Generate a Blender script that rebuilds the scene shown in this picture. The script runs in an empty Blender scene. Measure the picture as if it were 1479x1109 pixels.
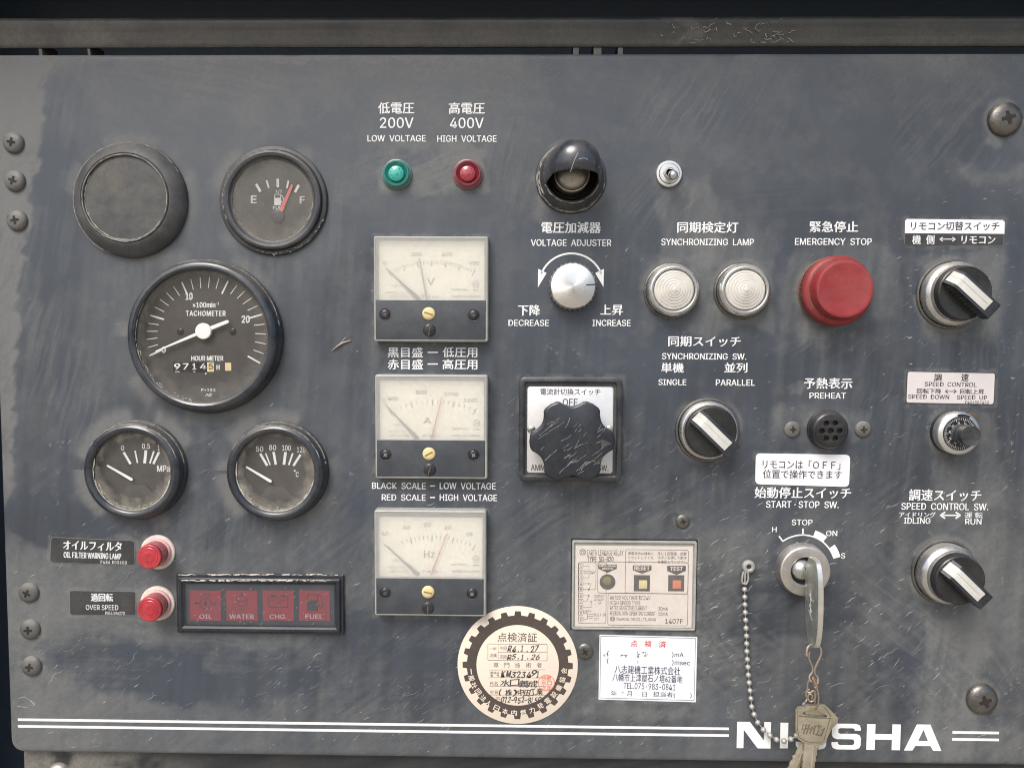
import bpy, bmesh, math, random
import numpy as np
from mathutils import Vector, Matrix
random.seed(7)
sc = bpy.context.scene
COL = sc.collection
S = 0.0004                    # one drawing unit = 0.4 mm; the panel is about 0.6 m wide
FPX = 1068.0
PI = math.pi

# ------------------------------------------------------------------ camera
PA, PB, PR = math.radians(3.179), math.radians(0.910), math.radians(0.271)
Cc = np.array([math.sin(PB)*math.cos(PA), -math.cos(PB)*math.cos(PA), math.sin(PA)])*FPX
Fw = -Cc/np.linalg.norm(Cc)
Rt = np.cross(Fw, [0, 0, 1.0]); Rt /= np.linalg.norm(Rt)
Up = np.cross(Rt, Fw)
R2 = math.cos(PR)*Rt+math.sin(PR)*Up
U2 = -math.sin(PR)*Rt+math.cos(PR)*Up
cam = bpy.data.cameras.new('camera')
cam.sensor_fit = 'HORIZONTAL'; cam.sensor_width = 36.0
cam.lens = 36.0*FPX/1479.0
cam.clip_start = 0.01; cam.clip_end = 400
co = bpy.data.objects.new('camera', cam); COL.objects.link(co)
co.matrix_world = Matrix(((R2[0], U2[0], -Fw[0], Cc[0]*S), (R2[1], U2[1], -Fw[1], Cc[1]*S),
                          (R2[2], U2[2], -Fw[2], Cc[2]*S), (0, 0, 0, 1)))
sc.camera = co

# ------------------------------------------------------------------ sky, sun, exposure
SUN_EL, SUN_AZ = math.radians(52), math.radians(-28)      # azimuth from behind the camera, towards the left
w = bpy.data.worlds.new('World'); sc.world = w; w.use_nodes = True
wn = w.node_tree
bg = wn.nodes['Background']
sky = wn.nodes.new('ShaderNodeTexSky'); sky.sky_type = 'NISHITA'; sky.sun_disc = False
sky.sun_elevation = SUN_EL; sky.sun_rotation = PI+SUN_AZ*-1
sky.dust_density = 4.0; sky.air_density = 1.0; sky.ozone_density = 0.6
wn.links.new(sky.outputs[0], bg.inputs[0]); bg.inputs[1].default_value = 0.125
sd = Vector((math.sin(SUN_AZ)*math.cos(SUN_EL), -math.cos(SUN_AZ)*math.cos(SUN_EL), math.sin(SUN_EL)))
sl = bpy.data.lights.new('sun', 'SUN'); sl.energy = 1.5; sl.angle = math.radians(30); sl.color = (1, .995, .985)
so = bpy.data.objects.new('sun', sl); COL.objects.link(so)
so.rotation_euler = sd.to_track_quat('Z', 'Y').to_euler()
sc.view_settings.view_transform = 'Standard'; sc.view_settings.look = 'None'
sc.view_settings.gamma = 1; sc.view_settings.exposure = 0.66
sc.render.engine = 'CYCLES'
sc.cycles.filter_width = 1.05; sc.cycles.use_denoising = True; sc.cycles.denoising_input_passes = 'RGB_ALBEDO_NORMAL'; sc.cycles.denoising_prefilter = 'ACCURATE'
sc.cycles.max_bounces = 8; sc.cycles.transparent_max_bounces = 12
sc.cycles.caustics_reflective = False; sc.cycles.caustics_refractive = False

# ------------------------------------------------------------------ photo -> panel plane (h = height over it)
def U(x, y, h=0):
    d = Fw*FPX+R2*(x-739.5)-U2*(y-554.5)
    t = (-h-Cc[1])/d[1]
    P = Cc+d*t
    return float(P[0]), float(P[2])           # right, up, in drawing units

# ------------------------------------------------------------------ materials
def newmat(name):
    m = bpy.data.materials.new(name); m.use_nodes = True
    nt = m.node_tree; nt.nodes.clear()
    out = nt.nodes.new('ShaderNodeOutputMaterial')
    return m, nt, out
def N(nt, t, **kw):
    n = nt.nodes.new(t)
    for k, v in kw.items():
        if k.startswith('i_'):
            n.inputs[int(k[2:])].default_value = v
        else: setattr(n, k, v)
    return n
def L(nt, a, b): nt.links.new(a, b)
def noise(nt, scale, detail=4, rough=.6, vec=None, dist=0):
    n = N(nt, 'ShaderNodeTexNoise'); n.inputs['Scale'].default_value = scale
    n.inputs['Detail'].default_value = detail; n.inputs['Roughness'].default_value = rough
    n.inputs['Distortion'].default_value = dist
    if vec is None:
        g = N(nt, 'ShaderNodeNewGeometry'); vec = g.outputs['Position']
    L(nt, vec, n.inputs['Vector']); return n.outputs['Fac']
def ramp(nt, f, a, b, v0=0., v1=1.):
    r = N(nt, 'ShaderNodeMapRange'); r.inputs[1].default_value = a; r.inputs[2].default_value = b
    r.inputs[3].default_value = v0; r.inputs[4].default_value = v1
    L(nt, f, r.inputs[0]); return r.outputs[0]
def mth(nt, op, a, b=None, clamp=False):
    m = N(nt, 'ShaderNodeMath', operation=op); m.use_clamp = clamp
    for i, v in enumerate((a, b)):
        if v is None: continue
        if isinstance(v, (int, float)): m.inputs[i].default_value = v
        else: L(nt, v, m.inputs[i])
    return m.outputs[0]
def mixc(nt, f, a, b):
    m = N(nt, 'ShaderNodeMix', data_type='RGBA')
    for i, v in ((0, f), (6, a), (7, b)):
        if isinstance(v, (int, float)): m.inputs[i].default_value = v
        elif isinstance(v, tuple): m.inputs[i].default_value = (*v, 1) if len(v) == 3 else v
        else: L(nt, v, m.inputs[i])
    return m.outputs[2]
DUST = (.30, .275, .225)
def dust_fac(nt, amt, up, scale=1.0):
    n1 = noise(nt, 60*scale, 5, .65)
    n2 = noise(nt, 700*scale, 3, .6)
    f = mth(nt, 'MULTIPLY', ramp(nt, n1, .38, .72), ramp(nt, n2, .3, .65, .35, 1))
    f = mth(nt, 'MULTIPLY', f, amt)
    if up:
        g = N(nt, 'ShaderNodeNewGeometry'); sx = N(nt, 'ShaderNodeSeparateXYZ'); L(nt, g.outputs['Normal'], sx.inputs[0])
        u = mth(nt, 'MULTIPLY', ramp(nt, sx.outputs[2], .25, .95), ramp(nt, n1, .3, .6, .3, 1))
        f = mth(nt, 'ADD', f, mth(nt, 'MULTIPLY', u, up), True)
    return f
def pmat(name, col, rough=.45, metal=0., dust=.25, up=.5, dcol=DUST, bump=0., bscale=900, coat=0., trans=0., spec=.5, aniso=0., var=.12, ior=1.5):
    m, nt, out = newmat(name)
    p = N(nt, 'ShaderNodeBsdfPrincipled'); L(nt, p.outputs[0], out.inputs[0])
    f = dust_fac(nt, dust, up)
    base = mixc(nt, ramp(nt, noise(nt, 150, 4), .3, .7), tuple(c*(1-var) for c in col), tuple(min(1, c*(1+var)) for c in col))
    L(nt, mixc(nt, f, base, dcol), p.inputs['Base Color'])
    L(nt, mth(nt, 'ADD', ramp(nt, noise(nt, 400, 4), .3, .7, rough*.85, rough*1.15), mth(nt, 'MULTIPLY', f, .5), True), p.inputs['Roughness'])
    if metal: L(nt, mth(nt, 'MULTIPLY', mth(nt, 'SUBTRACT', 1., f), metal), p.inputs['Metallic'])
    p.inputs['Coat Weight'].default_value = coat; p.inputs['Coat Roughness'].default_value = .12
    p.inputs['IOR'].default_value = ior
    p.inputs['Specular IOR Level'].default_value = spec
    if trans: L(nt, mth(nt, 'MULTIPLY', mth(nt, 'SUBTRACT', 1., f), trans), p.inputs['Transmission Weight'])
    if aniso:
        p.inputs['Anisotropic'].default_value = aniso
        t = N(nt, 'ShaderNodeTangent', direction_type='RADIAL', axis='Z'); L(nt, t.outputs[0], p.inputs['Tangent'])
    if bump:
        b = N(nt, 'ShaderNodeBump'); b.inputs['Strength'].default_value = bump; b.inputs['Distance'].default_value = .0004
        L(nt, noise(nt, bscale, 4), b.inputs['Height']); L(nt, b.outputs[0], p.inputs['Normal'])
    return m
def clearmat(name, haze, hcol, edge=0., gloss=.04, tint=(1, 1, 1), grain=.5, glow=0., fine=.2):
    """clear cover: see-through, a faint mirror, and a film of dirt on it"""
    m, nt, out = newmat(name)
    tr = N(nt, 'ShaderNodeBsdfTransparent'); tr.inputs[0].default_value = (*tint, 1)
    gl = N(nt, 'ShaderNodeBsdfGlossy'); gl.inputs['Roughness'].default_value = .08
    fr = N(nt, 'ShaderNodeFresnel'); gb = N(nt, 'ShaderNodeNewGeometry'); L(nt, ramp(nt, gb.outputs['Backfacing'], 0, 1, 1.45, 1/1.45), fr.inputs[0])   # a thin pane acts the same from both sides
    s1 = N(nt, 'ShaderNodeMixShader'); L(nt, fr.outputs[0], s1.inputs[0]); L(nt, tr.outputs[0], s1.inputs[1]); L(nt, gl.outputs[0], s1.inputs[2])
    df = N(nt, 'ShaderNodeBsdfDiffuse'); df.inputs[0].default_value = (*hcol, 1)
    if glow:                                        # milky plastic also passes light on, scattered
        tl = N(nt, 'ShaderNodeBsdfTranslucent'); tl.inputs[0].default_value = (*hcol, 1); sm = N(nt, 'ShaderNodeMixShader'); sm.inputs[0].default_value = glow
        L(nt, df.outputs[0], sm.inputs[1]); L(nt, tl.outputs[0], sm.inputs[2]); df = sm
    n = mth(nt, 'MULTIPLY', ramp(nt, noise(nt, 90, 6, .7), .3, .7, 1-grain, 1+grain), ramp(nt, noise(nt, 800, 5, .7), .3, .7, 1-fine, 1+fine))
    f = mth(nt, 'MULTIPLY', n, haze)
    if edge:
        tc = N(nt, 'ShaderNodeTexCoord'); v = N(nt, 'ShaderNodeVectorMath', operation='SUBTRACT'); v.inputs[1].default_value = (.5, .5, .5)
        L(nt, tc.outputs['Generated'], v.inputs[0])
        mu = N(nt, 'ShaderNodeVectorMath', operation='MULTIPLY'); mu.inputs[1].default_value = (2, 2, 0); L(nt, v.outputs[0], mu.inputs[0])
        ln = N(nt, 'ShaderNodeVectorMath', operation='LENGTH'); L(nt, mu.outputs[0], ln.inputs[0])
        sx = N(nt, 'ShaderNodeSeparateXYZ'); L(nt, mu.outputs[0], sx.inputs[0])
        r = ramp(nt, mth(nt, 'ADD', ln.outputs['Value'], mth(nt, 'ADD', mth(nt, 'MULTIPLY', sx.outputs[1], -.13), ramp(nt, noise(nt, 140, 6, .7), .3, .7, -.22, .12))), .72, 1.12)
        f = mth(nt, 'ADD', f, mth(nt, 'MULTIPLY', r, edge), True)
    s2 = N(nt, 'ShaderNodeMixShader'); L(nt, f, s2.inputs[0]); L(nt, s1.outputs[0], s2.inputs[1]); L(nt, df.outputs[0], s2.inputs[2])
    L(nt, s2.outputs[0], out.inputs[0]); return m
def printmat(name, col, wear=.25, rough=.5, wcol=(.16, .16, .16)):
    """ink or paint print with small worn specks"""
    m, nt, out = newmat(name)
    p = N(nt, 'ShaderNodeBsdfPrincipled'); L(nt, p.outputs[0], out.inputs[0]); p.inputs['Roughness'].default_value = rough
    f = mth(nt, 'MULTIPLY', ramp(nt, noise(nt, 1100, 4, .7), .5, .72), wear)
    f2 = mth(nt, 'MULTIPLY', ramp(nt, noise(nt, 120, 4, .7), .4, .7), wear*.5)
    L(nt, mixc(nt, mth(nt, 'ADD', f, f2, True), col, wcol), p.inputs['Base Color']); return m
M = {}
M['paint_white'] = printmat('legend_white_paint', (.84, .85, .84), .16, .5, (.25, .25, .25))
M['dial_white'] = printmat('dial_white_print', (.74, .76, .75), .12)
M['ink'] = printmat('black_ink', (.055, .05, .05), .2, .5, (.3, .28, .26))
M['ink_grey'] = printmat('grey_ink', (.12, .10, .09), .3, .5, (.45, .42, .38))
M['ink_dial'] = printmat('meter_dial_ink', (.05, .05, .055), .2, .5, (.4, .38, .33))
M['pointer_grey'] = printmat('faded_mauve_pointer', (.13, .10, .13), .2, .5, (.5, .48, .45))
M['pointer_red'] = printmat('faded_red_pointer', (.40, .07, .08), .2, .5, (.6, .5, .45))
M['ink_navy'] = printmat('navy_ink', (.035, .042, .085), .15, .5, (.3, .3, .36))
M['ink_red'] = printmat('red_ink', (.62, .07, .05), .3, .5, (.7, .5, .45))
M['stamp_red'] = printmat('red_stamp_ink', (.75, .16, .10), .55, .6, (.80, .66, .55))
M['needle_white'] = printmat('white_needle_paint', (.85, .85, .80), .05)
M['needle_red'] = printmat('faded_red_needle_paint', (.78, .17, .16), .1)
M['rubber'] = pmat('black_rubber', (.032, .034, .038), .5, 0, .38, .55)
M['rubber_dusty'] = pmat('dusty_grey_rubber', (.050, .052, .055), .5, 0, .75, .4, dcol=(.155, .15, .135))
M['bezel'] = pmat('black_enamel_bezel', (.014, .019, .029), .27, 0, .34, .38, dcol=(.20, .19, .165), coat=.5)
M['bezel_dull'] = pmat('dull_grey_bezel', (.034, .037, .042), .38, 0, .50, .40, dcol=(.16, .155, .14))
M['black'] = pmat('black_plastic', (.012, .013, .015), .28, 0, .24, .3, dcol=(.15, .14, .12), coat=.2)
M['black_blue'] = pmat('blue_black_plastic', (.014, .018, .026), .28, 0, .16, .35, dcol=(.15, .15, .14), bump=.1, coat=.2)
M['band'] = pmat('charcoal_meter_plastic', (.046, .053, .062), .36, 0, .22, .35, dcol=(.2, .2, .19))
M['dark'] = pmat('dark_recess_shade_dirt', (.012, .011, .010), .8, 0, .15, 0)  # near-black painting recess and gap shade plus dirt; also the black index line
M['dial'] = pmat('dark_dial_face', (.050, .046, .043), .65, 0, .12, 0, dcol=(.12, .11, .10))
M['chrome'] = pmat('dulled_chrome', (.62, .62, .60), .22, 1, .30, .35, dcol=(.36, .33, .27))
M['chrome_dirty'] = pmat('dirty_chrome', (.50, .47, .42), .34, 1, .6, .5, dcol=(.30, .26, .20))
M['alu'] = pmat('turned_aluminium', (.80, .79, .77), .28, 1, .06, 0, aniso=.85, var=.03)
M['alu_plain'] = pmat('matt_aluminium', (.74, .74, .72), .36, 1, .12, .1, var=.05)
M['satin'] = pmat('satin_nickel_ring', (.66, .63, .60), .35, 1, .16, .2, dcol=(.45, .42, .36))
M['steel_key'] = pmat('nickel_key_dark_reflection', (.40, .42, .38), .38, .7, .40, .05, dcol=(.07, .08, .07), var=.3)  # key face: dark greenish reflection painted into the steel colour
M['steel_bright'] = pmat('key_edge_painted_highlight', (.88, .87, .84), .30, 1, .1, .1)  # same key steel lightened, the edge highlight painted in; also marks and rib
M['brass_dark'] = pmat('dirt_darkened_brass', (.20, .175, .12), .5, .7, .4, .1, dcol=(.10, .085, .06))
M['brass_key'] = pmat('worn_nickel_brass', (.56, .51, .39), .36, .9, .5, .1, dcol=(.19, .165, .11), bump=.3, bscale=1500, var=.2)
M['wire'] = pmat('rusty_brown_wire', (.50, .42, .33), .35, .8, .4, .3, dcol=(.26, .17, .10))
M['wire_copper'] = pmat('coppery_ring_wire', (.48, .35, .25), .35, .8, .3, .2, dcol=(.3, .2, .12))
M['ball'] = pmat('dulled_ball_chain', (.46, .455, .42), .46, .7, .35, .25, dcol=(.36, .35, .32))
M['screw'] = pmat('dusty_screw_head', (.13, .13, .125), .45, .4, .75, .6, dcol=(.23, .215, .185), bump=.3)
M['screw_dark'] = pmat('dark_screw_head', (.15, .145, .135), .25, .85, .50, .35, dcol=(.24, .22, .18), bump=.4)
M['screw_black'] = pmat('small_black_screw', (.012, .012, .014), .22, 0, .12, .1, dcol=(.3, .3, .28))
M['yellow'] = pmat('yellowed_plastic', (.70, .55, .27), .4, 0, .35, .1, dcol=(.62, .58, .42))
M['insert'] = pmat('greyed_pointer_insert', (.54, .54, .50), .38, 0, .45, .2, dcol=(.36, .34, .29), var=.08)
M['crumbs'] = pmat('pale_dust_crumbs', (.34, .325, .275), .8, 0, .5, 0, dcol=(.20, .19, .16))
M['rib_dust'] = pmat('dust_caked_ribs', (.085, .075, .060), .7, 0, .5, .3, dcol=(.20, .18, .14))
M['cap_grey'] = pmat('scuffed_grey_cap', (.058, .060, .060), .45, 0, .85, .2, dcol=(.150, .142, .120), var=.25, bump=.15)
M['pale_crumbs'] = pmat('pale_packed_dust', (.50, .48, .41), .8, 0, .4, 0, dcol=(.30, .28, .23))
M['cream'] = pmat('cream_nylon', (.74, .71, .62), .4, 0, .2, .2, dcol=(.45, .40, .32))
M['red_cap'] = pmat('faded_red_plastic', (.255, .024, .027), .45, 0, .62, .25, dcol=(.27, .085, .08), bump=.2, bscale=700)
M['red_knurl'] = pmat('dusty_brown_knurl', (.16, .075, .055), .6, 0, .6, .4, dcol=(.26, .20, .14))
M['red_lens'] = pmat('red_lamp_lens', (.46, .020, .036), .22, 0, .35, .25, dcol=(.46, .14, .15), coat=.6, trans=.15, var=.3)
M['cream_red'] = pmat('cream_ring_with_red_smears', (.72, .69, .60), .4, 0, .75, 0, dcol=(.50, .17, .18))
M['red_dot'] = pmat('pink_worn_base', (.62, .34, .33), .5, 0, .5, .2, dcol=(.72, .62, .58))
M['teal_d'] = pmat('dark_teal_lens', (.010, .165, .145), .18, 0, .12, .2, coat=.8)
M['teal_b'] = pmat('bright_teal_lens', (.030, .43, .34), .15, 0, .35, .1, dcol=(.01, .16, .13), coat=1)
M['teal_r'] = pmat('teal_collar', (.075, .185, .165), .25, 0, .4, .3, dcol=(.30, .31, .28), coat=.5)
M['ruby_d'] = pmat('dark_ruby_lens', (.165, .008, .020), .18, 0, .12, .2, coat=.8)
M['ruby_b'] = pmat('bright_ruby_lens', (.36, .022, .038), .15, 0, .45, .1, dcol=(.20, .05, .05), coat=1)
M['ruby_r'] = pmat('ruby_collar', (.22, .07, .075), .25, 0, .4, .3, dcol=(.32, .27, .25), coat=.5)
M['seed_t'] = pmat('teal_seed_dots', (.006, .09, .08), .4, 0, 0, 0)
M['seed_r'] = pmat('ruby_seed_dots', (.09, .004, .01), .4, 0, 0, 0)
M['lens_clear'] = pmat('frosted_clear_lens', (.92, .87, .79), .08, 0, .2, .1, dcol=(.70, .64, .52), coat=1., trans=.35)
M['card'] = pmat('cream_dial_card', (.84, .80, .69), .7, 0, .08, 0, var=.03)
M['milky'] = clearmat('milky_meter_cover', .52, (.84, .84, .78), 0, grain=.10, glow=.35, fine=.03)
M['milky_side'] = pmat('milky_cover_edge', (.46, .47, .44), .35, 0, .25, .3, dcol=(.35, .33, .28), trans=.3)
M['glass'] = clearmat('gauge_glass', .055, (.42, .39, .33), .55, grain=.8)
M['glass_clean'] = clearmat('tachometer_glass', .025, (.40, .38, .34), .22)
M['glass_dusty'] = clearmat('dusty_gauge_glass', .27, (.26, .245, .21), .30, grain=.5)
M['relay_cover'] = clearmat('scuffed_relay_cover', .12, (.60, .57, .50), 0, grain=.35)
M['window_text'] = printmat('dull_pink_print', (.58, .42, .42), .2)
M['lamp_cover'] = clearmat('scuffed_smoked_cover', .22, (.17, .18, .20), 0, tint=(.9, .92, .94), grain=.3)
M['sticker_cream'] = pmat('cream_paper_sticker', (.78, .68, .56), .5, 0, .12, 0, dcol=(.6, .52, .42), var=.02)
M['sticker_brown'] = printmat('brown_print', (.070, .054, .047), .1, .45, (.3, .25, .2))
M['sticker_white'] = pmat('white_sticker', (.80, .81, .84), .35, 0, .12, 0, dcol=(.55, .54, .52), var=.02)
M['sticker_pink'] = pmat('silver_sticker', (.78, .73, .72), .35, .3, .15, 0, dcol=(.5, .45, .42), var=.03)
M['sticker_relay'] = pmat('beige_relay_face', (.76, .69, .63), .5, 0, .1, 0, dcol=(.5, .45, .38), var=.03)
M['plate_silver'] = pmat('silver_plate', (.74, .74, .74), .38, .55, .12, 0, dcol=(.55, .52, .46), var=.04)
M['label_black'] = pmat('black_label_film', (.035, .036, .038), .4, 0, .35, 0, dcol=(.14, .135, .12))
M['label_edge'] = pmat('label_edge_dust', (.16, .155, .145), .6, 0, .3, 0)
M['lamp_red'] = pmat('red_window', (.36, .050, .058), .5, 0, .1, 0, dcol=(.35, .1, .1), var=.08)
M['orange'] = pmat('orange_button', (.62, .20, .12), .4, 0, .1, 0)
M['yellow_b'] = pmat('pale_yellow_button', (.66, .57, .30), .4, 0, .1, 0)
M['olive'] = pmat('olive_indicator', (.20, .17, .07), .3, 0, .2, 0)
M['smoke'] = pmat('smoked_clear_knob', (.028, .032, .038), .14, 0, .35, .2, dcol=(.16, .16, .15), trans=.25, coat=.5)
M['rust'] = pmat('rusty_brown_lever', (.11, .075, .045), .6, .3, .5, .3, dcol=(.2, .15, .09))
M['scratch'] = pmat('pale_scratch', (.42, .42, .40), .6, 0, .5, 0, dcol=(.16, .165, .17))
M['scratch_dk'] = pmat('faint_scratch', (.19, .195, .20), .6, 0, .5, 0, dcol=(.11, .115, .12))
M['recess_grey'] = pmat('grey_lever_recess', (.22, .22, .20), .5, .3, .3, 0)

# ------------------------------------------------------------------ mesh helper
def rrect(x0, y0, x1, y1, r, n=5):
    r = max(r, .01); P = []
    for cx, cy, a0 in ((x1-r, y1-r, 0), (x0+r, y1-r, PI/2), (x0+r, y0+r, PI), (x1-r, y0+r, 1.5*PI)):
        for i in range(n+1):
            a = a0+PI/2*i/n; P.append((cx+r*math.cos(a), cy+r*math.sin(a)))
    return P
def circ(cx, cy, r, n=32, ry=None):
    return [(cx+r*math.cos(2*PI*i/n), cy+(ry or r)*math.sin(2*PI*i/n)) for i in range(n)]
def inset(P, d):
    n = len(P); out = []
    for i in range(n):
        a, b, c = Vector(P[i-1]), Vector(P[i]), Vector(P[(i+1) % n])
        e1, e2 = (b-a), (c-b)
        if e1.length < 1e-6 or e2.length < 1e-6: out.append(tuple(b)); continue
        e1.normalize(); e2.normalize()
        n1, n2 = Vector((-e1.y, e1.x)), Vector((-e2.y, e2.x))
        m = (n1+n2)
        if m.length < 1e-4: out.append(tuple(b)); continue
        m.normalize(); k = max(.35, m.dot(n1))
        out.append(tuple(b+m*(d/k)))
    return out
_tc = {}
import os
try:    # the sans-serif that ships inside Blender itself; the built-in one if it is not there
    FONT = bpy.data.fonts.load(os.path.join(bpy.utils.resource_path('LOCAL'), 'datafiles', 'fonts', 'Inter.woff2'))
except Exception: FONT = None
def glyphs(s, offset=0., shear=0., res=2, space=1.0):
    key = (s, offset, shear, res, space)
    if key not in _tc:
        c = bpy.data.curves.new('tmp', 'FONT'); c.body = s; c.shear = shear
        if FONT and all(ord(q) < 256 or q in '•' for q in s): c.font = FONT; res = 3
        c.resolution_u = res; c.space_character = space; c.fill_mode = 'FRONT'
        o = bpy.data.objects.new('tmp', c); COL.objects.link(o)
        bpy.context.view_layer.update()
        me = bpy.data.meshes.new_from_object(o.evaluated_get(bpy.context.evaluated_depsgraph_get()))
        V = [(v.co.x, v.co.y) for v in me.vertices]; F = [tuple(p.vertices) for p in me.polygons]
        if V:
            xs = [v[0] for v in V]; ys = [v[1] for v in V]
            bb = (min(xs), min(ys), max(xs), max(ys))
        else: bb = (0, 0, 1, 1)
        bpy.data.objects.remove(o); bpy.data.curves.remove(c); bpy.data.meshes.remove(me)
        _tc[key] = (V, F, bb)
    return _tc[key]

class MB:
    def __init__(self): self.v = []; self.f = []; self.m = []; self.mi = 0; self.base = (0, 0)
    def mat(self, i): self.mi = i; return self
    def add(self, V, F):
        o = len(self.v); self.v += [tuple(p) for p in V]
        self.f += [tuple(i+o for i in f) for f in F]; self.m += [self.mi]*len(F); return self
    def rings(self, R, capa=True, capb=True):
        n = len(R[0]); V = [p for r in R for p in r]; F = []
        for k in range(len(R)-1):
            for i in range(n):
                j = (i+1) % n; F.append((k*n+i, k*n+j, (k+1)*n+j, (k+1)*n+i))
        if capa: F.append(tuple(range(n))[::-1])
        if capb: F.append(tuple((len(R)-1)*n+i for i in range(n)))
        return self.add(V, F)
    def lathe(self, prof, cx=0, cy=0, n=64, knurl=None, a0=0):
        """prof: (r, z) from outside base to centre. knurl=(teeth, depth, first ring, last ring)"""
        if knurl: n = knurl[0]*2
        V = []; F = []; idx = []
        for k, (r, z) in enumerate(prof):
            if r <= 1e-6: idx.append([len(V)]); V.append((cx, cy, z)); continue
            row = []
            for i in range(n):
                a = a0+2*PI*i/n; rr = r
                if knurl and knurl[2] <= k <= knurl[3] and i % 2: rr = r-knurl[1]
                row.append(len(V)); V.append((cx+rr*math.cos(a), cy+rr*math.sin(a), z))
            idx.append(row)
        for a, b in zip(idx[:-1], idx[1:]):
            for i in range(n):
                j = (i+1) % n
                if len(a) == 1 and len(b) == 1: continue
                if len(b) == 1: F.append((a[i], a[j], b[0]))
                elif len(a) == 1: F.append((a[0], b[j], b[i]))
                else: F.append((a[i], a[j], b[j], b[i]))
        return self.add(V, F)
    def prism(self, P, z0, z1, bev=0., bottom=False, n=2):
        R = [[(x, y, z0) for x, y in P]]
        if bev:
            for i in range(n+1):
                t = PI/2*i/n; d = bev*(1-math.cos(t)); z = z1-bev+bev*math.sin(t)
                Q = inset(P, d) if d > 0 else P
                R.append([(x, y, z) for x, y in Q])
        else: R.append([(x, y, z1) for x, y in P])
        return self.rings(R, bottom, True)
    def box(self, x0, y0, x1, y1, z0, z1, r=0., bev=0.):
        P = rrect(x0, y0, x1, y1, r, 4) if r else [(x0, y0), (x1, y0), (x1, y1), (x0, y1)]
        if r: return self.prism(P, z0, z1, bev)
        return self.prism(P, z0, z1, bev)
    def flat(self, P, z): return self.add([(x, y, z) for x, y in P], [tuple(range(len(P)))])
    def ringflat(self, Po, Pi, z):
        n = len(Po); V = [(x, y, z) for x, y in Po]+[(x, y, z) for x, y in Pi]
        return self.add(V, [(i, (i+1) % n, n+(i+1) % n, n+i) for i in range(n)])
    def line(self, pts, wd, z, closed=False):
        """flat printed line"""
        n = len(pts)
        for i in range(n if closed else n-1):
            a, b = Vector(pts[i]), Vector(pts[(i+1) % n]); d = b-a
            if d.length < 1e-6: continue
            d.normalize(); q = Vector((-d.y, d.x))*wd/2; e = d*wd*.25
            self.add([(*(a-q-e), z), (*(b-q+e), z), (*(b+q+e), z), (*(a+q-e), z)], [(0, 1, 2, 3)])
        return self
    def arc(self, cx, cy, r, a0, a1, wd, z, n=40):
        V = []
        for i in range(n+1):
            a = a0+(a1-a0)*i/n
            for rr in (r-wd/2, r+wd/2): V.append((cx+rr*math.cos(a), cy+rr*math.sin(a), z))
        F = [(2*i, 2*i+1, 2*i+3, 2*i+2) for i in range(n)]
        if a1 > a0: F = [f[::-1] for f in F]
        return self.add(V, F)
    def tube(self, pts, r, n=8, closed=False):
        P = [Vector(p) for p in pts]; m = len(P); rr = r if hasattr(r, '__len__') else [r]*m
        up = Vector((.13, .21, 1)).normalized(); R = []
        for i in range(m):
            a = P[i-1] if (i or closed) else P[i]; b = P[(i+1) % m] if (i < m-1 or closed) else P[i]
            t = (b-a).normalized(); s = t.cross(up)
            if s.length < .1: s = t.cross(Vector((1, 0, 0)))
            s.normalize(); q = s.cross(t).normalized()
            R.append([P[i]+(s*math.cos(2*PI*k/n)+q*math.sin(2*PI*k/n))*rr[i] for k in range(n)])
        if closed: R.append(R[0])
        return self.rings(R, not closed, not closed)
    def sphere(self, c, r, n=16, sz=1.):
        prof = [(r*math.sin(PI*k/(n//2)), c[2]-r*sz*math.cos(PI*k/(n//2))) for k in range(n//2+1)]
        prof[0] = (0, prof[0][1]); prof[-1] = (0, prof[-1][1])
        return self.lathe(prof, c[0], c[1], n)
    def text(self, s, x0, y0, x1, y1, z, off=.012, shear=0., rot=0., res=2, keep=False, space=1.0):
        """lettering fitted into the box x0,y0 (low left) - x1,y1 (top right)"""
        V, F, bb = glyphs(s, 0, shear, res, space)
        w_, h_ = bb[2]-bb[0] or 1, bb[3]-bb[1] or 1
        sx, sy = (x1-x0)/w_, (y1-y0)/h_
        if keep: sx = sy = min(sx, sy)
        cx, cy = (x0+x1)/2, (y0+y1)/2; mx, my = (bb[0]+bb[2])/2, (bb[1]+bb[3])/2
        c, s_ = math.cos(rot), math.sin(rot)
        e = off*abs(y1-y0)
        if off: sx *= 1-2*e/max(abs(x1-x0), 1); sy *= 1-e/max(abs(y1-y0), 1)
        for k, (ex, ey) in enumerate(((-e, -e*.5), (e, e*.5)) if off else ((0, 0),)):
            W = []
            for a, b in V:
                dx, dy = (a-mx)*sx+ex, (b-my)*sy+ey
                W.append((cx+dx*c-dy*s_, cy+dx*s_+dy*c, z+.04*k))
            self.add(W, F)
        return self
    def build(self, name, mats, parent=None, label=None, kind=None, ang=32, smooth=True, solid=0):
        me = bpy.data.meshes.new(name)
        me.from_pydata([(x*S, y*S, z*S) for x, y, z in self.v], [], self.f)
        for k in (mats if isinstance(mats, (list, tuple)) else [mats]):
            me.materials.append(M[k] if isinstance(k, str) else k)
        if len(set(self.m)) > 1: me.polygons.foreach_set('material_index', self.m)
        if smooth:
            me.shade_smooth(); me.set_sharp_from_angle(angle=math.radians(ang))
        me.update()
        o = bpy.data.objects.new(name, me); COL.objects.link(o)
        if parent is not None: o.parent = parent
        if label: o['label'] = label
        if kind: o['kind'] = kind
        if solid:
            md = o.modifiers.new('thickness', 'SOLIDIFY'); md.thickness = solid*S; md.offset = -1
        return o

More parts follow.
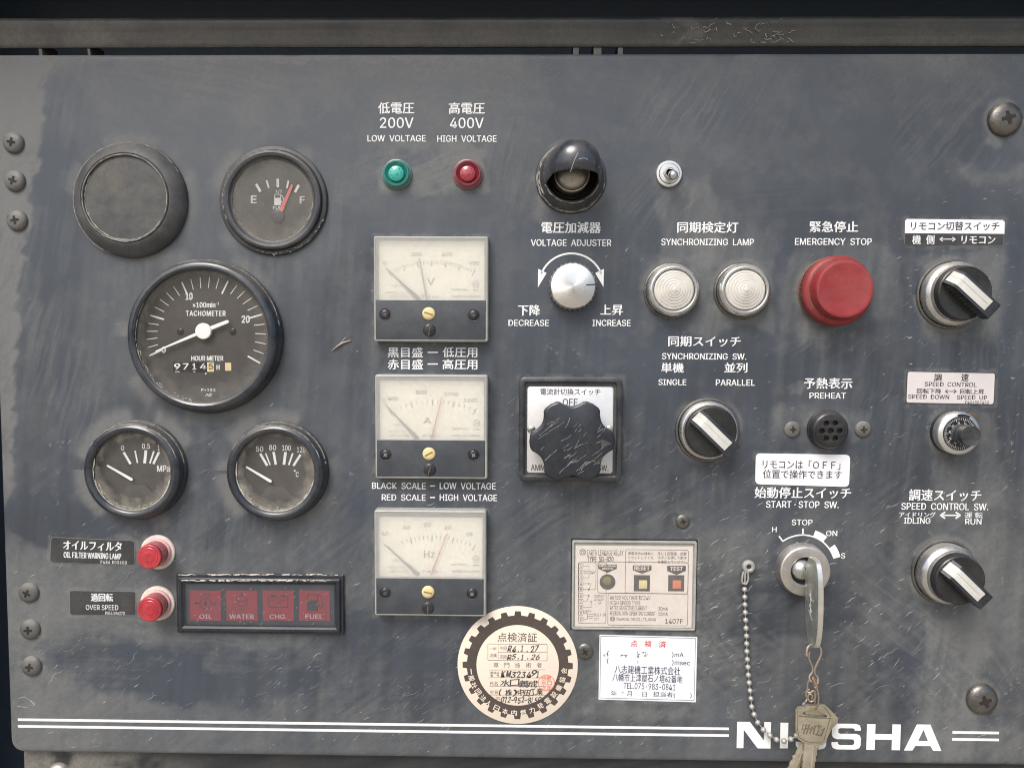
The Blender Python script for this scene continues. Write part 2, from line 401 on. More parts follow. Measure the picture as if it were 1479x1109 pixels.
def plate_holes(mb, outline, holes, z0, z1, bev=0.):
    """flat plate with real holes, filled as a 2-D curve"""
    c = bpy.data.curves.new('tmp', 'CURVE'); c.dimensions = '2D'; c.fill_mode = 'BOTH'
    for P in [outline]+holes:
        sp = c.splines.new('POLY'); sp.points.add(len(P)-1); sp.use_cyclic_u = True
        for i, (x, y) in enumerate(P): sp.points[i].co = (x, y, 0, 1)
    c.extrude = (z1-z0)/2-bev; c.bevel_depth = bev; c.bevel_resolution = 1
    if bev: c.offset = -bev
    o = bpy.data.objects.new('tmp', c); COL.objects.link(o); bpy.context.view_layer.update()
    me = bpy.data.meshes.new_from_object(o.evaluated_get(bpy.context.evaluated_depsgraph_get()))
    bm = bmesh.new(); bm.from_mesh(me); bmesh.ops.remove_doubles(bm, verts=bm.verts, dist=.01)
    bmesh.ops.recalc_face_normals(bm, faces=bm.faces); bm.verts.index_update()
    mb.add([(v.co.x, v.co.y, v.co.z+(z0+z1)/2) for v in bm.verts], [tuple(v.index for v in f.verts) for f in bm.faces])
    bm.free(); bpy.data.objects.remove(o); bpy.data.curves.remove(c); bpy.data.meshes.remove(me)
    return mb

class T:
    """a thing: an Empty on the panel where photo point (x, y) falls; q() gives local positions"""
    def __init__(self, name, label, cat, x, y, h=0, group=None, rot=0):
        self.u, self.w = U(x, y, h); self.h = h
        o = bpy.data.objects.new(name, None); COL.objects.link(o); o.empty_display_size = .01
        o.location = (self.u*S, -h*S, self.w*S); o.rotation_euler = (PI/2, -rot, 0)
        o['label'] = label; o['category'] = cat
        if group: o['group'] = group
        self.o = o; self.cr, self.sr = math.cos(-rot), math.sin(-rot)
    def q(self, x, y, z=0):
        a, b = U(x, y, z+self.h); a -= self.u; b -= self.w
        return a*self.cr-b*self.sr, a*self.sr+b*self.cr
    def q3(self, x, y, z): return (*self.q(x, y, z), z)
    def t(self, mb, s, x0, y0, x1, y1, z, **k):
        a = self.q(x0, y1, z); b = self.q(x1, y0, z); return mb.text(s, a[0], a[1], b[0], b[1], z, **k)
    def l(self, mb, pts, wd, z, closed=False):
        return mb.line([self.q(x, y, z) for x, y in pts], wd, z, closed)

# ------------------------------------------------------------------ noise for painted dirt
def vnoise(x, y, sc_, seed):
    rg = np.random.default_rng(seed); G = rg.random((256, 256))
    X = x/sc_; Y = y/sc_; xi = np.floor(X).astype(int); yi = np.floor(Y).astype(int)
    fx = X-xi; fy = Y-yi; fx = fx*fx*(3-2*fx); fy = fy*fy*(3-2*fy)
    g = lambda a, b: G[a % 256, b % 256]
    return (g(xi, yi)*(1-fx)+g(xi+1, yi)*fx)*(1-fy)+(g(xi, yi+1)*(1-fx)+g(xi+1, yi+1)*fx)*fy
def fbm(x, y, sc_, seed, o=4, g=.55):
    s = 0; a = 1; t = 0
    for k in range(o): s = s+a*vnoise(x, y, sc_/2**k, seed+k); t += a; a *= g
    return s/t
def sstep(v, a, b):
    t = np.clip((v-a)/(b-a), 0, 1); return t*t*(3-2*t)

def project(u, wv, h=0):
    """panel plane -> photo pixels, for laying out dirt where the photo shows it"""
    P = np.stack([u-Cc[0], np.full_like(u, -h-Cc[1]), wv-Cc[2]], -1)
    d = P@Fw
    return 739.5+FPX*(P@R2)/d, 554.5-FPX*(P@U2)/d
# ================================================================== THE SETTING
def slab(name, x0, x1, y0, y1, z0, z1, mat, kind='structure'):
    """axis box in drawing units (right, forward, up)"""
    V = [(x*S, y*S, z*S) for z in (z0, z1) for x, y in ((x0, y0), (x1, y0), (x1, y1), (x0, y1))]
    me = bpy.data.meshes.new(name)
    me.from_pydata(V, [], [(3, 2, 1, 0), (4, 5, 6, 7), (0, 1, 5, 4), (1, 2, 6, 5), (2, 3, 7, 6), (3, 0, 4, 7)])
    me.materials.append(mat); o = bpy.data.objects.new(name, me); COL.objects.link(o); o['kind'] = kind
    return o
M['navy'] = pmat('dark_navy_sheet', (.014, .026, .042), .55, 0, .12, .1, dcol=(.05, .05, .05))
M['ground'] = pmat('pale_gravel_yard', (.30, .265, .21), .9, 0, .3, 0, var=.2)
gd = slab('ground', -60000, 60000, -60000, 60000, -3100, -3000, M['ground'])
slab('cabinet_wall', -1500, 1500, 150, 165, -1300, 700, M['navy'])
slab('added_cabinet_ceiling', -1500, 1500, -170, 149, 660, 680, M['navy'])  # unseen, added to keep sky light off the rail and interior
slab('added_cabinet_side_wall', -900, -880, -60, 149, -1300, 659, M['navy'])  # both side walls unseen, added to keep light out of the interior
slab('added_cabinet_side_wall', 970, 990, -60, 149, -1300, 659, M['navy'])

# ------------------------------------------------------------------ dirt and painted sheen map, laid out in photo pixels
def blob(X, Y, cx, cy, rx, ry, ang=0, soft=.35):
    c, s = math.cos(math.radians(ang)), math.sin(math.radians(ang))
    dx, dy = X-cx, Y-cy; a = (dx*c-dy*s)/rx; b = (dx*s+dy*c)/ry
    return sstep(1-np.sqrt(a*a+b*b), -soft*.3, soft)
def rectm(X, Y, x0, y0, x1, y1, soft=10):
    return sstep(X, x0-soft/2, x0+soft/2)*sstep(-X, -x1-soft/2, -x1+soft/2)*sstep(Y, y0-soft/2, y0+soft/2)*sstep(-Y, -y1-soft/2, -y1+soft/2)
def brush(X, Y, ang, L_, W_, seed):
    c, s = math.cos(math.radians(ang)), math.sin(math.radians(ang))
    a = X*c-Y*s; b = X*s+Y*c
    return .6*vnoise(a, b*(L_/W_), L_, seed)+.4*vnoise(a*1.7, b*2.1*(L_/W_), L_, seed+5)
def dirt_sheen_map(X0, Y0):
    wx = (fbm(X0, Y0, 60, 3)-.5)*46+(fbm(X0, Y0, 12, 31)-.5)*12; wy = (fbm(X0, Y0, 60, 13)-.5)*46+(fbm(X0, Y0, 12, 41)-.5)*12
    X, Y = X0+wx, Y0+wy
    D = np.zeros_like(X)
    n1 = fbm(X0, Y0, 170, 50, 5); n2 = fbm(X0, Y0, 45, 60, 5)
    D += .10*sstep(n1, .38, .68)+.08*sstep(n2, .45, .7)
    edge = np.interp(Y0, [70, 150, 230, 330, 420, 520, 700, 760], [78, 66, 56, 44, 26, 24, 20, 0])+wx*.25
    edge = edge+15*(brush(X0, Y0, 40, 70, 11, 170)-.5)+9*(brush(X0, Y0, -15, 44, 9, 171)-.5)
    D += .80*sstep(edge-X0, -3, 6)*(.45+.9*brush(X0, Y0, 60, 60, 8, 70)*(.5+fbm(X0, Y0, 30, 72, 4)))
    D -= .5*rectm(X, Y, 48, 100, 120, 420, 40)*brush(X0, Y0, 80, 80, 10, 71)
    low = sstep(Y+.10*X, 770, 900)
    D += .34*low*(.5+.7*fbm(X0, Y0, 90, 80, 4))
    D += .35*sstep(Y0, 760, 800)*sstep(-X, -280, -60)
    D -= .55*blob(X, Y, 90, 760, 95, 34, -18)
    D -= .60*blob(X, Y, 190, 965, 145, 48, -8)*(.55+.7*brush(X0, Y0, 0, 130, 8, 72))
    D -= .35*blob(X, Y, 340, 975, 140, 50, 0)
    D -= .30*blob(X, Y, 590, 960, 170, 90, 0)
    D += .55*rectm(X, Y, 545, 205, 705, 285, 14)*(.4+.8*n2)*sstep(n2, .3, .5)
    D += .55*rectm(X, Y, 300, 76, 640, 88, 6)+.30*sstep(-Y0, -130, -80)*sstep(n1, .35, .6)
    for cx, cy, r, k in ((188, 290, 92, .30), (396, 290, 86, .38), (198, 678, 84, .55), (400, 680, 82, .55), (293, 486, 120, .32)):
        d = np.hypot(X0-cx, Y0-cy); ring = sstep(d, r-22, r-10)*sstep(-d, -r-16, -r+4)
        a = np.arctan2(-(Y0-cy), X0-cx)
        D += k*ring*sstep(vnoise(a*14+40, d*.05, 6, int(r)), .40, .62)*1.4
    for x0, y0, x1, y1, k in ((1325, 362, 1445, 492, .50), (1345, 590, 1440, 740, .42), (960, 255, 1030, 380, .50), (1000, 335, 1120, 480, .35), (740, 180, 800, 300, .16),
                              (1110, 590, 1260, 640, .40), (925, 370, 1120, 480, .30), (1135, 355, 1290, 470, .35), (1375, 240, 1479, 262, .35), (1330, 880, 1420, 1070, .45),
                              (1395, 760, 1470, 960, .30), (820, 1010, 1000, 1030, .40), (1120, 480, 1290, 500, .10), (1030, 760, 1100, 830, .35), (1310, 1060, 1479, 1100, .4)):
        D += k*rectm(X, Y, x0, y0, x1, y1, 18)*(.35+.9*brush(X0, Y0, 78, 70, 9, int(x0+y0)))
    D += .45*rectm(X, Y, 985, 0, 1010, 260, 60)*0
    # wiping arcs and brushed streaks
    D += .34*(brush(X0, Y0, 86, 240, 14, 90)-.5)*sstep(Y0, 250, 420)
    D += .26*(brush(X0, Y0, 38, 120, 7, 91)-.5)*sstep(Y0, 560, 760)
    r = np.hypot(X0-1250, Y0-760)
    D += .35*(vnoise(r*1.4, np.arctan2(Y0-760, X0-1250)*30+90, 9, 92)-.5)*blob(X0, Y0, 1040, 930, 90, 90)
    r = np.hypot(X0-1160, Y0-1100)
    D += .18*(vnoise(r*1.2, np.arctan2(Y0-1100, X0-1160)*30+90, 9, 93)-.5)*blob(X0, Y0, 1290, 950, 90, 120)
    D += .18*(brush(X0, Y0, 4, 200, 9, 94)-.5)*sstep(Y0, 780, 880)
    D -= .30*blob(X, Y, 1150, 880, 120, 50, 10)+.2*blob(X, Y, 1300, 990, 70, 60)
    D += .10*sstep(fbm(X0, Y0, 25, 95, 4), .5, .7)
    # crisp hand-wiped streak bundles: sharp-edged, each patch brushed its own way
    for k_, (cx, cy, rx, ry, an, amp) in enumerate(((1010, 150, 130, 60, 60, .30), (600, 250, 120, 50, 20, .35), (690, 130, 140, 50, -8, .12), (1380, 190, 110, 90, 50, .25), (320, 110, 200, 50, -10, .20), (480, 330, 40, 140, 85, .20),
            (740, 250, 40, 110, 80, .28), (1290, 620, 50, 120, 82, .25), (1440, 560, 40, 260, 86, .30), (60, 480, 60, 330, 75, .30), (330, 760, 90, 60, 84, .30), (520, 560, 60, 160, 70, .15), (880, 740, 180, 50, 30, .22), (700, 1000, 300, 60, 28, .16),
            (1190, 490, 110, 40, 30, .2), (960, 300, 60, 60, 50, .32), (1300, 900, 120, 120, -35, .26), (1400, 990, 90, 90, -50, .3), (1060, 880, 90, 130, 12, .30), (240, 930, 220, 90, -4, .26), (500, 800, 80, 160, 60, .14), (1150, 300, 140, 40, 5, .12))):
        b_ = brush(X0+wx*.3, Y0+wy*.3, an, 90, 4.5, 400+k_*3); D += .62*amp*(sstep(b_, .46, .70)*1.1-.35)*blob(X, Y, cx, cy, rx, ry, an*.3, .7)
    D += (.30*sstep(-Y0, -360, -70)+.10*sstep(-X0, -900, -200))*(.6+.6*n1)  # thin dust film with the sky sheen painted in, stronger towards the top
    for cx, cy, rr in ((1441, 190, 22), (1404, 1022, 26), (1150, 560, 18), (830, 300, 56), (1203, 470, 50), (300, 600, 60)): D += .5*blob(X, Y, cx, cy, rr, rr*.7, 20)*sstep(n2, .35, .6)
    for cx, cy, r_, k_ in ((20, 207, 15, .5), (22, 262, 15, .5), (25, 319, 15, .5), (42, 855, 15, .5), (44, 908, 15, .5), (46, 961, 15, .5), (987, 752, 10, .4), (1450, 173, 24, .7), (1417, 1008, 22, .5), (824, 258, 50, .6), (1022, 620, 46, .5), (1363, 825, 47, .6), (1373, 425, 49, .7),
            (970, 420, 40, .5), (1071, 420, 40, .5), (1202, 421, 49, .6), (1157, 820, 38, .35), (1194, 620, 28, .5), (1374, 624, 31, .5), (572, 252, 21, .5), (675, 252, 21, .5), (966, 252, 18, .3), (229, 797, 25, .5), (229, 870, 25, .5)):
        dd = np.hypot(X0-cx, Y0-cy); D += k_*sstep(-dd, -r_-7-6*n2, -r_-1)*sstep(vnoise(np.arctan2(Y0-cy, X0-cx)*9+50, dd*.02, 4, int(cx)), .3, .65)
    for x0, y0, x1, y1 in ((541, 342, 705, 494), (542, 542, 705, 692), (541, 738, 703, 890), (750, 545, 900, 695), (258, 829, 497, 911), (825, 781, 1007, 910), (865, 916, 1007, 1012), (72, 775, 196, 815), (101, 852, 197, 888), (1307, 317, 1450, 356), (1309, 536, 1437, 585), (1091, 655, 1227, 702)):
        dx_ = np.maximum(np.maximum(x0-X0, X0-x1), 0); dy_ = np.maximum(np.maximum(y0-Y0, Y0-y1), 0); dd = np.hypot(dx_, dy_); D += .45*sstep(-dd, -7, -1)*sstep(fbm(X0, Y0, 16, 777, 3), .42, .62)
    # fine light dots
    sp = vnoise(X0, Y0, 3.1, 96)*vnoise(X0, Y0, 22, 97)
    D += .8*sstep(sp, .72, .86)*sstep(Y0, 200, 700)
    for cx, cy, wd_, ln_ in ((394, 372, 120, 70), (190, 378, 120, 80), (620, 498, 150, 30), (1203, 475, 80, 90), (1373, 478, 90, 100), (1022, 672, 80, 90), (1363, 876, 90, 120), (824, 312, 80, 26), (1157, 866, 60, 60), (200, 755, 110, 60), (400, 757, 110, 70), (824, 700, 130, 80), (1374, 660, 60, 90)):
        D += .16*sstep(Y0, cy-4, cy+6)*sstep(-Y0, -cy-ln_, -cy-ln_*.2)*sstep(-np.abs(X0-cx), -wd_/2, -wd_/2+22)*sstep(brush(X0, Y0, 89, 120, 7, int(cx)), .45, .72)
    # darker smudges
    K = .55*blob(X, Y, 1110, 190, 60, 30, 15)*sstep(brush(X0, Y0, 65, 26, 4, 98), .35, .7)+.4*blob(X, Y, 780, 120, 40, 40)*sstep(brush(X0, Y0, 35, 24, 3, 99), .45, .7)
    K = K+.5*blob(X, Y, 616, 230, 26, 18)*sstep(n2, .4, .6)+.35*sstep(fbm(X0, Y0, 130, 100, 5), .56, .75)
    K = K+.45*sstep(vnoise(X0, Y0, 9, 101)*vnoise(X0, Y0, 60, 102), .62, .8)
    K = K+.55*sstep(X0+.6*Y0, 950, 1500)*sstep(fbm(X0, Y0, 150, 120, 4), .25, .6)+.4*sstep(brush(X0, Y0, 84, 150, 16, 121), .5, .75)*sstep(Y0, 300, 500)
    return np.clip(D, 0, 1.2), np.clip(K, 0, 1)

def sheet_material(name, base_a, base_b, dustc, darkc):
    m, nt, out = newmat(name)
    p = N(nt, 'ShaderNodeBsdfPrincipled'); L(nt, p.outputs[0], out.inputs[0])
    ad = N(nt, 'ShaderNodeAttribute'); ad.attribute_name = 'dust'
    ak = N(nt, 'ShaderNodeAttribute'); ak.attribute_name = 'smudge'
    fine = ramp(nt, noise(nt, 2600, 4, .7), .3, .7, .62, 1.38)
    mid = ramp(nt, noise(nt, 300, 5, .7), .3, .7, .75, 1.25)
    d = mth(nt, 'MULTIPLY', mth(nt, 'MULTIPLY', ad.outputs['Fac'], fine), mid, True)
    b = mixc(nt, ramp(nt, noise(nt, 30, 6, .65), .25, .75), base_a, base_b)
    b = mixc(nt, mth(nt, 'MULTIPLY', ak.outputs['Fac'], .8), b, darkc)
    g = mth(nt, 'MULTIPLY', ramp(nt, noise(nt, 3800, 3, .7), .35, .65, .84, 1.18), ramp(nt, noise(nt, 1300, 4, .7), .35, .65, .90, 1.11))
    c = mixc(nt, d, b, dustc)
    hv = N(nt, 'ShaderNodeVectorMath', operation='SCALE'); L(nt, c, hv.inputs[0]); L(nt, g, hv.inputs[3])
    L(nt, hv.outputs[0], p.inputs['Base Color'])
    L(nt, mth(nt, 'ADD', ramp(nt, noise(nt, 120, 5), .3, .7, .27, .40), mth(nt, 'MULTIPLY', d, .3)), p.inputs['Roughness'])
    bp = N(nt, 'ShaderNodeBump'); bp.inputs['Strength'].default_value = .22; bp.inputs['Distance'].default_value = .0003
    L(nt, mth(nt, 'ADD', noise(nt, 1500, 3), mth(nt, 'MULTIPLY', d, .5)), bp.inputs['Height']); L(nt, bp.outputs[0], p.inputs['Normal'])
    return m
M['panel'] = sheet_material('dusty_blue_grey_paint', (.046, .057, .073), (.059, .070, .087), (.146, .150, .146), (.036, .040, .047))
M['rail'] = sheet_material('dusty_dark_rail_paint', (.024, .025, .027), (.031, .032, .033), (.165, .157, .137), (.018, .018, .018))
M['frame'] = sheet_material('dusty_frame_paint', (.018, .021, .025), (.024, .028, .033), (.19, .18, .155), (.02, .02, .022))

def grid_sheet(name, us, ws, hfun, matn, corner=None, thick=7, dmap=None, parent=None):
    """painted sheet as a fine grid carrying the dirt attributes; edges turned back by its thickness"""
    A, B = np.meshgrid(us, ws)
    if corner:                                     # round the low left corner
        cu, cw, r = corner
        msk = (A < cu+r) & (B < cw+r)
        dx, dy = A-(cu+r), B-(cw+r); mx = np.maximum(np.abs(dx), np.abs(dy)); hy = np.hypot(dx, dy)+1e-9
        k = np.where(msk, mx/hy, 1); A2 = np.where(msk, cu+r+dx*k, A); B2 = np.where(msk, cw+r+dy*k, B); A, B = A2, B2
    H = hfun(A, B)
    X, Y = project(A.ravel(), B.ravel())
    D, K = dmap(X, Y)
    nu, nw = len(us), len(ws)
    V = np.stack([A.ravel()*S, -H.ravel()*S, B.ravel()*S], -1)
    i = np.arange(nw-1)[:, None]*nu+np.arange(nu-1)[None, :]
    F = np.stack([i, i+1, i+nu+1, i+nu], -1).reshape(-1, 4)
    rim = list(range(nu))+[nu*k+nu-1 for k in range(1, nw)]+[nu*(nw-1)+k for k in range(nu-2, -1, -1)]+[nu*k for k in range(nw-2, 0, -1)]
    rim = np.array(rim); nb = len(V); RV = V[rim].copy(); RV[:, 1] += thick*S
    V = np.vstack([V, RV]); n = len(rim); a = np.arange(n); b = (a+1) % n
    F = np.vstack([F, np.stack([rim[b], rim[a], nb+a, nb+b], -1)])
    D = np.concatenate([D, D[rim]*.5+.3]); K = np.concatenate([K, K[rim]])
    me = bpy.data.meshes.new(name)
    me.vertices.add(len(V)); me.vertices.foreach_set('co', V.ravel())
    me.loops.add(F.size); me.loops.foreach_set('vertex_index', F.ravel().astype(np.int32))
    me.polygons.add(len(F)); me.polygons.foreach_set('loop_start', (np.arange(len(F))*4).astype(np.int32))
    me.update(calc_edges=True)
    for nm, arr in (('dust', D), ('smudge', K)):
        at = me.attributes.new(nm, 'FLOAT', 'POINT'); at.data.foreach_set('value', arr.astype(np.float32))
    me.shade_smooth(); me.set_sharp_from_angle(angle=math.radians(35))
    me.materials.append(M[matn])
    o = bpy.data.objects.new(name, me); COL.objects.link(o)
    if parent: o.parent = parent
    return o

PANEL = bpy.data.objects.new('control_panel', None); COL.objects.link(PANEL)
PANEL['label'] = 'dusty blue-grey steel control panel printed with white Japanese and English legends'; PANEL['category'] = 'control panel'
uL = U(-2, 600)[0]; uL = (uL+U(17, 1060)[0])/2; wT = U(740, 78.5)[1]; wB = U(400, 1090)[1]
uR = 800.
grid_sheet('face_plate', np.linspace(uL, uR, 960), np.linspace(wB, wT, 660), lambda A, B: -2.2*np.exp(-(A-uL)/3.)-2.2*np.exp(-(wT-B)/3.)-2.0*np.exp(-(B-wB)/2.5), 'panel', (uL, wB, 22), 7, dirt_sheen_map, PANEL)

class TP:                                           # panel frame: photo px -> panel coordinates
    u = w = 0; h = 0; cr = 1; sr = 0; o = None
    q = T.q; q3 = T.q3; t = T.t; l = T.l
class PNode: pass
tp = TP()
pe = PANEL
# children of the panel are built in the local frame (x right, y up, z out): give each the panel's turn
def pbuild(mb, name, mats, **k):
    o = mb.build(name, mats, None, **k); o.parent = PANEL; o.rotation_euler = (PI/2, 0, 0); return o

def legend(s, x0, y0, x1, y1, off=.018, extra=None, **k):
    m = MB(); tp.t(m, s, x0, y0, x1, y1, .35, off=off, **k)
    if extra: extra(m)
    return pbuild(m, 'legend', 'paint_white')
J = .024
legend('低電圧', 546, 147.8, 598.3, 164.8, J); legend('200V', 548.6, 169.9, 597.3, 185.3); legend('LOW  VOLTAGE', 530.7, 195.3, 614.9, 204.8, .022)
legend('高電圧', 648, 148, 700.4, 165, J); legend('400V', 649.7, 170.2, 698.7, 185.6); legend('HIGH  VOLTAGE', 631.5, 195.7, 717.3, 205.2, .022)
legend('電圧加減器', 781.9, 320.6, 868.1, 336.9, J); legend('VOLTAGE  ADJUSTER', 766.7, 345.9, 883, 355.4, .022)
legend('同期検定灯', 978, 320.4, 1066.6, 336.5, J); legend('SYNCHRONIZING  LAMP', 955, 345, 1089, 354.5, .022)
legend('緊急停止', 1169, 319.5, 1240, 335.6, J); legend('EMERGENCY  STOP', 1148, 344.2, 1259.3, 354, .022)
legend('下降', 747.9, 440.2, 780.2, 456, J); legend('DECREASE', 734.2, 462, 793, 470.8, .022)
legend('上昇', 866.6, 440, 900.2, 455.2, J); legend('INCREASE', 855.6, 462, 911, 471, .022)
def dash(x0, x1, y, wd): return lambda m: tp.l(m, [(x0, y), (x1, y)], wd, .35)
legend('黒目盛', 559.8, 501.4, 611.2, 516, J, dash(618, 632, 508.8, 2)); legend('低圧用', 639, 501.4, 689.6, 516, J)
legend('赤目盛', 559.8, 518.8, 611.2, 533.5, J, dash(618, 632, 525.7, 2)); legend('高圧用', 639, 518.8, 689.6, 533.5, J)
legend('BLACK  SCALE', 537.2, 697, 614.8, 705.8, .022, dash(621.5, 628, 701.6, 1.8)); legend('LOW  VOLTAGE', 635, 697.2, 716, 706.2, .022)
legend('RED  SCALE', 551.3, 713.8, 614.8, 722.6, .022, dash(621.5, 628, 718.2, 1.8)); legend('HIGH  VOLTAGE', 635, 714, 718, 723, .022)
legend('同期スイッチ', 965, 485.6, 1070.3, 500.4, J); legend('SYNCHRONIZING  SW.', 956, 510.4, 1078, 519, .022)
legend('単機', 954.8, 524, 988, 538.2, J); legend('SINGLE', 950.8, 547.6, 991.4, 556.2, .022)
legend('並列', 1046, 523.9, 1079.7, 538.2, J); legend('PARALLEL', 1033.8, 548.1, 1090.6, 556.8, .022)
legend('予熱表示', 1160.9, 545.8, 1231.5, 561.4, J); legend('PREHEAT', 1169, 567.2, 1222, 575.4, .022)
legend('始動停止スイッチ', 1089.6, 703.9, 1229.7, 719.2, J); legend('START · STOP  SW.', 1106.2, 723.8, 1211.7, 733, .022)
legend('STOP', 1143.5, 750, 1173.7, 758.3, .022); legend('H', 1115, 760.7, 1121.9, 768.2, .022)
legend('ON', 1193, 766, 1209.5, 773.9, .022); legend('S', 1214.6, 798.2, 1220.9, 806.2, .022)
legend('調速スイッチ', 1312.3, 706.8, 1417.8, 722.9, J); legend('SPEED  CONTROL  SW.', 1301.6, 726.7, 1427.7, 735.9, .022)
legend('アイドリング', 1298.7, 739.2, 1351.4, 747, J); legend('IDLING', 1305.3, 747.6, 1344, 756, .022)
legend('運 転', 1393, 739.6, 1419.6, 748, .008); legend('RUN', 1393.8, 748.8, 1417.8, 757.2, .022)
def darrow(t, m, x0, x1, y, head, wd, z):
    t.l(m, [(x0+head*.6, y), (x1-head*.6, y)], wd, z)
    for x, s in ((x0, 1), (x1, -1)):
        t.l(m, [(x+s*head, y-head*.62), (x+s*.4, y), (x+s*head, y+head*.62)], wd, z)
m = MB(); darrow(tp, m, 1357.7, 1387.6, 743.9, 7, 2.2, .35); pbuild(m, 'arrow_mark', 'paint_white')
# arc with two arrowheads round the adjuster knob
m = MB(); c = tp.q(825, 413.3, 0)
m.arc(c[0], c[1], 46.3, math.radians(22), math.radians(158), 2.7, .35)
for tipx, tipy, bx, by, s in ((776.9, 415.4, 780.5, 388.5, 1), (871.6, 414.8, 869.5, 388.2, -1)):
    P = [tp.q(tipx, tipy), tp.q(bx-5.2*s, by+2.0) if 0 else tp.q(bx-4.0, by+1.5), tp.q(bx+4.2, by+1.5)]
    if s > 0: P = [tp.q(776.9, 415.4), tp.q(789.5, 394.5), tp.q(777.3, 388.3)][::1]
    else: P = [tp.q(871.6, 414.8), tp.q(872.2, 388.3), tp.q(859.6, 394.5)]
    m.flat(P, .35)
o = pbuild(m, 'turn_arrow', 'paint_white')
# key switch scale
m = MB(); c = tp.q(1158.2, 818.8, 0); ar = 47.5
m.arc(c[0], c[1], ar, math.radians(19), math.radians(127), 2.2, .35)
def radial(m, a, r0, r1, wd, z=.35):
    a = math.radians(a); m.line([(c[0]+r0*math.cos(a), c[1]+r0*math.sin(a)), (c[0]+r1*math.cos(a), c[1]+r1*math.sin(a))], wd, z)
radial(m, 127, ar, ar+9, 2.2); radial(m, 90, ar, ar+9, 2.2)
for a0, a1 in ((52, 72), (16, 36.5)):
    m.arc(c[0], c[1], ar+4.6, math.radians(a0), math.radians(a1), 10.4, .55, 10)
pbuild(m, 'switch_scale', 'paint_white')
# twin stripes and the large name
def stripe(x0, y0, x1, y1, xs):
    m = MB(); a0, b0 = tp.q(x0, y0); a1, _ = tp.q(x1, y1); m.box(a0, b0-1.9, a1, b0+1.9, .05, .4); return pbuild(m, 'stripe', 'paint_white')
for x0, y0, x1 in ((26, 1038.6, 1053), (26, 1048.2, 1053), (1375.5, 1057, 1442.6), (1375, 1067, 1442.6)):
    stripe(x0, y0, x1, y0, 0)
def poly_letters():
    g = {}
    # letter outlines on a 0..1 box, heavy and square as on the panel
    g['N'] = [[(0, 0), (.2, 0), (.2, .70), (.62, 0), (1, 0), (1, 1), (.8, 1), (.8, .30), (.38, 1), (0, 1)]]
    g['I'] = [[(0, 0), (1, 0), (1, 1), (0, 1)]]
    g['H'] = [[(0, 0), (.25, 0), (.25, .40), (.75, .40), (.75, 0), (1, 0), (1, 1), (.75, 1), (.75, .62), (.25, .62), (.25, 1), (0, 1)]]
    g['S'] = [[(0, .28), (.22, .28), (.22, .22), (.28, .17), (.72, .17), (.78, .22), (.78, .34), (.72, .40), (.18, .40), (.05, .46), (0, .56), (0, .84), (.05, .95), (.18, 1), (.82, 1),
               (.95, .95), (.99, .84), (.99, .74), (.78, .74), (.78, .79), (.72, .83), (.28, .83), (.22, .79), (.22, .66), (.28, .61), (.84, .61), (.96, .56), (1, .46), (1, .16), (.95, .05), (.82, 0), (.18, 0), (.05, .05), (0, .16)]]
    g['A'] = [[(0, 0), (.22, 0), (.30, .18), (.70, .18), (.78, 0), (1, 0), (.68, 1), (.32, 1)], [(.37, .37), (.5, .80), (.63, .37)]]
    return g
G = poly_letters()
for ch, x0, x1, y0, y1 in (('N', 1063.8, 1113.6, 1042.3, 1079.5), ('I', 1126.3, 1138.6, 1043.2, 1079.8), ('S', 1149, 1194, 1043.4, 1081), ('S', 1200.6, 1243.8, 1044.8, 1081.3),
                           ('H', 1251, 1301, 1045.6, 1082), ('A', 1305.5, 1361, 1046, 1083)):
    a, b = tp.q(x0, y1), tp.q(x1, y0); m = MB(); P = G[ch]
    cv = lambda Q: [(a[0]+x*(b[0]-a[0]), a[1]+y*(b[1]-a[1])) for x, y in Q]
    plate_holes(m, cv(P[0]), [cv(Q) for Q in P[1:]], .05, .4)
    pbuild(m, 'letter', 'paint_white')

# ------------------------------------------------------------------ screws in the panel
def screwhead(r, h, cross=True, rot=0):
    a = MB(); a.lathe([(r, 0), (r, h*.18), (r*.93, h*.5), (r*.75, h*.78), (r*.45, h*.96), (0, h)], n=32)
    b = MB(); L_, W_ = r*.40, r*.105
    c, s = math.cos(rot), math.sin(rot)
    for k in range(2 if cross else 1):
        P = [(-L_, -W_), (L_, -W_), (L_, W_), (-L_, W_)]
        if not cross: P = [(-r*.93, -W_*.7), (r*.93, -W_*.7), (r*.93, W_*.7), (-r*.93, W_*.7)]
        if k: P = [(-y, x) for x, y in P]
        P = [(x*c-y*s, x*s+y*c) for x, y in P]
        b.prism(P, h*.6, h*1.0+.15+.03*k)
    if cross: b.lathe([(r*.22, h*.6), (r*.22, h+.24), (0, h+.24)], n=12)
    return a, b
def panel_screw(x, y, r, h, mt='screw', rot=0, label=None):
    a, b = screwhead(r, h, True, rot); u, v = U(x, y)
    o = a.build('screw', mt, None, label=label); o.parent = PANEL; o.location = (u*S, 0, v*S); o.rotation_euler = (PI/2, 0, 0)
    b.build('cross_recess', 'dark', o); return o  # raised cross, the recess's shade put into its near-black colour
for i, (x, y) in enumerate(((20, 207), (22, 262), (25, 319), (42, 855), (44, 908), (46, 961))):
    panel_screw(x+.5, y, 15.2, 7, 'screw', random.uniform(-.5, .5))
panel_screw(1450, 173, 24, 11, 'screw_dark', .3, 'large dark round-headed screw'); panel_screw(1417, 1008, 22.5, 11, 'screw_dark', .35, 'large dark round-headed screw')
panel_screw(986, 752.5, 10.5, 4, 'screw_dark', .2); panel_screw(845, 940, 12, 4, 'screw_dark', .6)
panel_screw(1144, 620, 12, 4.5, 'screw', .05); panel_screw(1246, 620, 12, 4.5, 'screw', .1)
